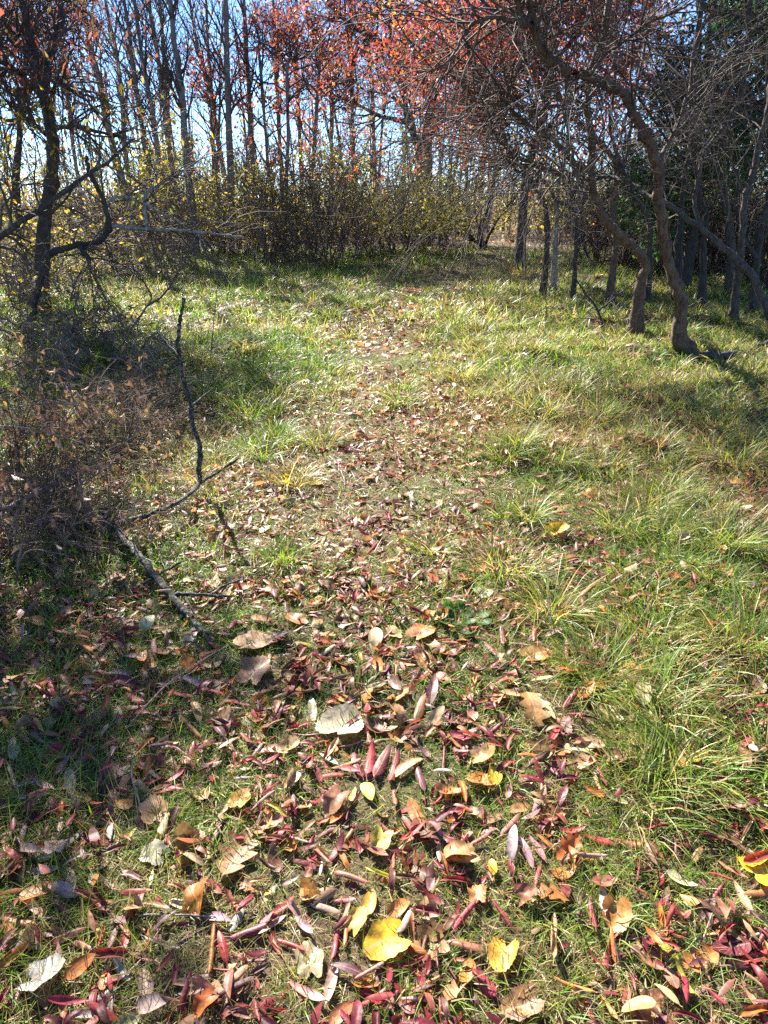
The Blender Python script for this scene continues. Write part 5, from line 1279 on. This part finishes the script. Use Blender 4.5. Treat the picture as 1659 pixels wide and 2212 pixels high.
SLIM = [
    ([(108, 0), (130, 100), (145, 170), (152, 260), (160, 330)], 17, 9, 5, 'thin stem rising just right of the dark left trunk'),
    ([(178, 0), (195, 90), (215, 180), (235, 280), (256, 360), (275, 430)], 14.5, 17, 12, 'thickest slim trunk leaning left, nearest the dark left trunk'),
    ([(228, 0), (245, 80), (257, 150), (266, 250), (271, 330)], 17, 11, 8, 'bare slim trunk just right of the thickest slim trunk'),
    ([(270, 10), (285, 120), (295, 200), (310, 300), (319, 350)], 16, 13, 9, 'leaning slim trunk, third of the bare stand from the left'),
    ([(290, 0), (305, 110), (315, 170), (328, 230), (340, 320), (346, 380)], 15.5, 12, 8, 'leaning slim trunk, fourth of the bare stand from the left'),
    ([(320, 0), (335, 80), (345, 150), (355, 220), (363, 300)], 17, 12, 8, 'slim trunk, fifth of the bare stand, crossing thinner ones'),
    ([(345, 0), (352, 80), (360, 200), (366, 320)], 18, 10, 7, 'slim dark trunk close beside the double trunk'),
    ([(367, 0), (375, 80), (385, 150), (395, 230), (403, 340)], 15, 16, 11, 'stout dark trunk in the middle of the bare stand'),
    ([(410, 0), (425, 90), (440, 150), (458, 210), (470, 300)], 19, 10, 6, 'thin stem leaning left behind the stout dark trunk'),
    ([(445, 0), (450, 120), (456, 200), (460, 320)], 20, 9, 6, 'thin upright stem between stout trunk and yellow-tipped trunk'),
    ([(488, 0), (490, 100), (492, 200), (496, 330)], 16, 15, 10, 'upright trunk with a few yellow leaves against blue sky'),
    ([(527, 0), (531, 100), (538, 200), (545, 330)], 17, 11, 7, 'slim upright trunk at the border of the blue sky and red leaves'),
    ([(590, 0), (596, 120), (600, 220), (606, 340)], 20, 9, 6, 'thin grey stem among the first maroon leaves'),
    ([(640, 0), (640, 120), (645, 250), (650, 360)], 21, 9, 6, 'thin grey stem between maroon saplings and orange leaves'),
    ([(758, 100), (760, 200), (763, 330)], 22, 10, 7, 'slim stem left of the bright orange foliage gap'),
    ([(800, 150), (806, 240), (808, 340)], 24, 10, 7, 'slim stem close left of the big oak trunk'),
]
GOLD = [[0.50, 0.36, 0.06], [0.52, 0.26, 0.05]]
for k, (pts, Y, w0, w1, lab) in enumerate(SLIM):
    slim_tree(lab, pts, Y * 1.42, w0, w1, rng.uniform(9.0, 10.5), nb=26, l1=1.8, n3=3, leafy=70 if 'yellow' in lab else (24 if k % 3 == 0 else 0), cols=GOLD)
# ---- maroon-leaved young trees and the oak with red and orange leaves
MAROON = [[0.20, 0.06, 0.06], [0.27, 0.09, 0.07], [0.15, 0.05, 0.06], [0.36, 0.13, 0.08]]
FIRE = [[0.56, 0.16, 0.09], [0.50, 0.11, 0.09], [0.58, 0.25, 0.08], [0.33, 0.07, 0.06], [0.50, 0.30, 0.08]]
for pts, Y, w, lab, n, cols in [
    ([(560, 120), (575, 300), (590, 480)], 19, 9, 'maroon-leaved young tree at the right of the bare stand', 1300, MAROON),
    ([(620, 140), (622, 300), (615, 500)], 18, 10, 'maroon-leaved young tree behind the tangled grey bramble', 1500, MAROON),
    ([(690, 130), (680, 300), (665, 500)], 20, 10, 'dull red young tree right of the tangled bramble', 1400, MAROON + FIRE[:1]),
    ([(715, 200), (716, 320), (720, 480)], 24, 9, 'bright orange-leaved young tree behind the path bend', 1500, FIRE),
    ([(455, 260), (468, 360), (470, 480)], 20, 8, 'small red-brown tree behind the yellow-green bush', 700, MAROON + FIRE[3:4])]:
    slim_tree(lab, pts, Y + 4.5, w, w * .6, 4.9, nb=38, leafy=int(n * .65), cols=cols, n2=6, group='young trees with red leaves behind the clearing', name='young_tree', l1=1.5, lsize=.12, n3=3, ang=(35, 75))
def big_tree(label, px, Y, w, forks, n1, l1, leafy, cols, lsize, name='oak_tree', mat=M_BARKD, grav=-.1, hang=.3, clump=30):
    base = PY(px, 500, Y); base[2] = float(H(base[0], base[1]))
    root = thing(name, label, 'tree', base)
    mb = MB(); lines = []
    P, R = limb(mb, np.vstack([base - [0, 0, .1]] + [PY(x, y, Y) for x, y in forks[0]]), px_r(w, Y), px_r(w * .35, Y), 10, 5, .06, flare=.3)
    lines.append((P[6:], R[6:])); mb.build('trunk', mat, root, base)
    for pts, dy, wa in forks[1:]:
        m2 = MB(); lines.append(limb(m2, pxlist(pts, Y, Y + dy, .1), px_r(wa, Y), px_r(wa * .25, Y), 8, 5, .06)); m2.build('limb', mat, root, base)
    tw = MB(); ls = spray(tw, lines, n1, l1, 6, l1 * .5, 4, l1 * .28, r1=.014, a=(35, 80), up=.1, grav=grav, tmin=.2, rmax=.035); tw.build('branches', M_TWIG, root, base)
    fo = MB(); al = ls[-1]
    c = rng.choice(len(al), min(len(al), leafy // 6), replace=False); k = al[rng.choice(c, leafy), rng.integers(1, al.shape[1], leafy)] + rng.normal(0, .11, (leafy, 3))
    tone = palette(cols, len(al)); own = palette(cols, leafy)
    leaves(fo, k, lsize * rng.uniform(.7, 1.35, leafy), lsize * rng.uniform(.4, .7, leafy), own, hang=hang); fo.build('foliage', M_FOL, root, base)
big_tree('big oak with dark forked trunk and glowing red and orange leaves', 915, 27, 34,
         [[(915, 420), (918, 340), (925, 290), (932, 240), (930, 150), (925, 40), (920, -120)], ([(916, 350), (900, 310), (885, 265), (870, 200), (850, 120), (840, 20)], -1.5, 18), ([(925, 290), (970, 240), (1010, 190), (1050, 120), (1090, 40)], 1.5, 16),
          ([(930, 220), (890, 150), (820, 90), (740, 40), (690, -20)], -1, 15), ([(928, 180), (990, 120), (1060, 60), (1130, 0)], -1.5, 14), ([(885, 265), (820, 250), (760, 220), (710, 200)], 1, 10), ([(940, 240), (1000, 250), (1060, 240), (1110, 250)], -1, 10), ([(926, 60), (860, 0), (800, -80)], 0, 12), ([(926, 40), (1000, -60), (1060, -120)], 0, 12)],
         26, 2.8, 6000, FIRE + [[0.42, 0.07, 0.08], [0.48, 0.13, 0.13], [0.38, 0.09, 0.09]], .15)
big_tree('red-brown leaved tree behind the leaning trees', 1130, 16.5, 20,
         [[(1132, 420), (1150, 330), (1180, 230), (1190, 120), (1195, 0), (1200, -150)], ([(1184, 320), (1140, 240), (1090, 150), (1060, 60)], -1, 11), ([(1182, 280), (1240, 200), (1300, 130), (1350, 50)], 1, 11), ([(1170, 250), (1080, 190), (1000, 150), (930, 140)], 0.6, 9), ([(1188, 150), (1130, 80), (1080, 0)], 1, 9), ([(1190, 140), (1260, 60), (1330, -20)], -1, 9)],
         26, 1.8, 15000, [[0.28, 0.06, 0.06], [0.40, 0.09, 0.06], [0.24, 0.06, 0.09], [0.44, 0.20, 0.06]], .11, name='autumn_tree')
big_tree('tree with red drooping leaves in the top left corner', 30, 12.5, 16,
         [[(35, 420), (40, 320), (50, 200), (60, 80), (65, -60), (70, -220)], ([(45, 260), (10, 180), (-30, 90), (-60, 0)], .5, 9), ([(50, 220), (90, 140), (120, 60), (140, -30)], -.6, 9), ([(58, 120), (20, 50), (-10, -40)], -.5, 8), ([(62, 60), (110, 0), (160, -90)], .5, 8)],
         20, 1.3, 2300, [[0.15, 0.05, 0.05], [0.19, 0.07, 0.06], [0.12, 0.05, 0.06], [0.16, 0.10, 0.07]], .085, name='sumac_tree', hang=.6)
GREENS = [[0.02, 0.075, 0.025], [0.04, 0.12, 0.03], [0.025, 0.10, 0.05], [0.08, 0.16, 0.03]]
big_tree('dark green evergreen behind the leaning trees', 1500, 14, 22,
         [[(1500, 460), (1500, 380), (1500, 280), (1505, 180), (1510, 60), (1515, -80)], ([(1500, 400), (1450, 380), (1420, 385)], -.5, 8), ([(1500, 360), (1545, 330), (1580, 330)], .4, 8), ([(1502, 300), (1460, 270), (1430, 260)], .3, 8), ([(1505, 240), (1550, 210), (1575, 200)], -.4, 7), ([(1505, 430), (1470, 440), (1440, 445)], .4, 7)],
         26, .9, 6000, GREENS, .10, name='evergreen_tree', hang=.35)
big_tree('second dark green evergreen cut by the right edge', 1690, 13, 22,
         [[(1690, 460), (1690, 300), (1685, 150), (1680, 0), (1680, -150)], ([(1690, 280), (1650, 230), (1620, 220)], -.4, 8), ([(1685, 180), (1645, 120), (1620, 90)], .4, 8), ([(1682, 80), (1650, 20), (1610, -10)], -.3, 8), ([(1690, 340), (1650, 320), (1630, 310)], -.3, 7)],
         26, 1.1, 5500, GREENS, .10, name='evergreen_tree', hang=.35)
# trees outside the left of the frame that throw the shade over the near left
for lab, x, y, dx, h, r, n in [('leafy tree just outside the left edge, its crown hanging over the shaded leaves', -4.84, 6.6, 0.85, 5.0, 1.2, 7000), ('leafy tree beyond the left edge behind the dry brush', -5.9, 7.6, 0.5, 5.2, 1.3, 3000)]:
    base = np.array([x, y, float(H(x, y))]); root = thing('shade_tree', lab, 'tree', base)
    mb = MB(); P, R = limb(mb, base + np.array([[0, 0, -.1], [.1, .05, 1.2], [dx * .3, .1, 2.3], [dx * .7, .1, 3.4], [dx, .1, 4.2], [dx * 1.1, .1, h]]), .09, .02, 8, 5, .05); mb.build('trunk', M_BARKD, root, base)
    tw = MB(); ls = spray(tw, [(P[12:], R[12:])], 30, r, 6, r * .5, 4, r * .25, r1=.01, a=(50, 88), up=.1, tmin=.05); tw.build('branches', M_TWIG, root, base)
    fo = MB(); al = ls[-2]; cc = rng.integers(0, len(al), n // 22); k = al[rng.choice(cc, n), rng.integers(1, al.shape[1], n)] + rng.normal(0, .10, (n, 3))
    leaves(fo, k, .10 * rng.uniform(.7, 1.3, n), .05 * rng.uniform(.7, 1.3, n), palette([[0.15, 0.06, 0.05], [0.13, 0.08, 0.06], [0.10, 0.10, 0.04]], n), hang=.3); fo.build('foliage', M_FOL, root, base)

# ---- grass round the feet of the leaning trees
def foot_grass():
    mb = MB()
    for x, y, r in FEET:
        for q in range(7):
            a = q / 7 * 6.28 + rng.normal(0, .3); tuft_blades(mb, x + (r * 1.6 + .03) * math.cos(a), y + (r * 1.6 + .03) * math.sin(a), n=40, L=rng.uniform(.10, .24), r=.06, straw=.55)
    tag(mb.build('trunk_foot_grass', M_GRASS), 'straw and green grass crowding round the feet of the leaning trunks', 'grass', kind='stuff')
foot_grass()
# ---- far wood behind everything
def far_woods():
    mb = MB(); n = 380
    x = rng.uniform(-46, 46, n); y = rng.uniform(29, 62, n)
    S = np.stack([x, y, H(x, y) - .1], 1); D = np.stack([rng.normal(0, .07, n), rng.normal(0, .07, n), np.ones(n)], 1)
    Lh = rng.uniform(5, 11, n); P = twig_lines(S, D, Lh, 8, .035, .1); R = taper(rng.uniform(.03, .11, n), 8, .2)
    V, F = tubes(P, R, 5); mb.add(V, F, np.repeat(rng.uniform(.7, 1.4, (n, 1)) * np.ones((1, 3)), 40, 0))
    s, d, r, t = spawn(P, R, 14, .1, 1, 25, 60, .3); P2 = twig_lines(s, d, rng.uniform(.8, 2.4, len(s)), 5, .18, .1); R2 = taper(np.clip(r * .5, .01, .04), 5, .35)
    V, F = tubes(P2, R2, 3); mb.add(V, F, np.repeat(rng.uniform(.4, 1.0, (len(s), 1)) * np.ones((1, 3)), 15, 0))
    n = 1300; x = rng.uniform(-20, 14, n); y = rng.uniform(22.5, 36, n)
    ok = (path_dist(x, y) > 2.4) & (np.abs(x - 3.6 - (y - 22) * .12) > 1.3); x, y = x[ok], y[ok]; n = len(x)
    S = np.stack([x, y, H(x, y) - .1], 1); D = np.stack([rng.normal(0, .4, n), rng.normal(0, .4, n), np.ones(n)], 1)
    P = twig_lines(S, D, rng.uniform(.8, 3.6, n) * (.25 + 1.5 * fbm(x * .3, y * .3, 19)), 7, .14, -.2); R = taper(rng.uniform(.012, .03, n), 7, .3)
    V, F = tubes(P, R, 4); mb.add(V, F, np.repeat(rng.uniform(.6, 1.5, (n, 1)) * np.ones((1, 3)), 28, 0))
    s, d, r, t = spawn(P, R, 12, .1, 1, 25, 70, .1); P3 = twig_lines(s, d, rng.uniform(.4, 1.3, len(s)), 5, .2, 0); R3 = taper(np.clip(r * .5, .007, .014), 5, .4)
    V, F = tubes(P3, R3, 3); mb.add(V, F, np.repeat(rng.uniform(.6, 1.6, (len(s), 1)) * np.ones((1, 3)), 15, 0))
    tag(mb.build('far_woods', M_TWIG), 'grey bare far wood closing the view', 'woods', kind='stuff')
    fo = MB(); m = 16000; k = pick_on(P2, m); k = k[k[:, 2] < 7]; m = len(k)
    w = fbm(k[:, 0] * .35, k[:, 1] * .2 + k[:, 2] * .3, 88)
    c = np.where((w > .5)[:, None], palette(FIRE + GOLD, m), palette(OLIVE + GOLD, m))
    keep = (k[:, 2] < 3.2) | (rng.random(m) < .35)
    leaves(fo, k[keep] + rng.normal(0, .3, (keep.sum(), 3)), .22 * rng.uniform(.6, 1.3, keep.sum()), .13 * rng.uniform(.6, 1.3, keep.sum()), c[keep])
    m = 5500; k = pick_on(P3, m); w = fbm(k[:, 0] * .5, k[:, 2] * .8 + k[:, 1] * .3, 93); k = k[w > .45]; m = len(k)
    leaves(fo, k, .11 * rng.uniform(.6, 1.4, m), .07 * rng.uniform(.6, 1.3, m), palette(YGREEN + OLIVE + GOLD, m))
    # undergrowth of the far wood
    m = 9000; x = rng.uniform(-46, 46, m); y = rng.uniform(27, 60, m); z = H(x, y) + rng.random(m) ** 1.6 * 2.4
    leaves(fo, np.stack([x, y, z], 1), .24 * rng.uniform(.6, 1.3, m), .14 * rng.uniform(.6, 1.3, m), palette(OLIVE + GOLD + [[.3, .2, .1]], m))
    tag(fo.build('far_foliage', M_FOL), 'orange and olive leaves of the far wood', 'woods', kind='stuff')
far_woods()
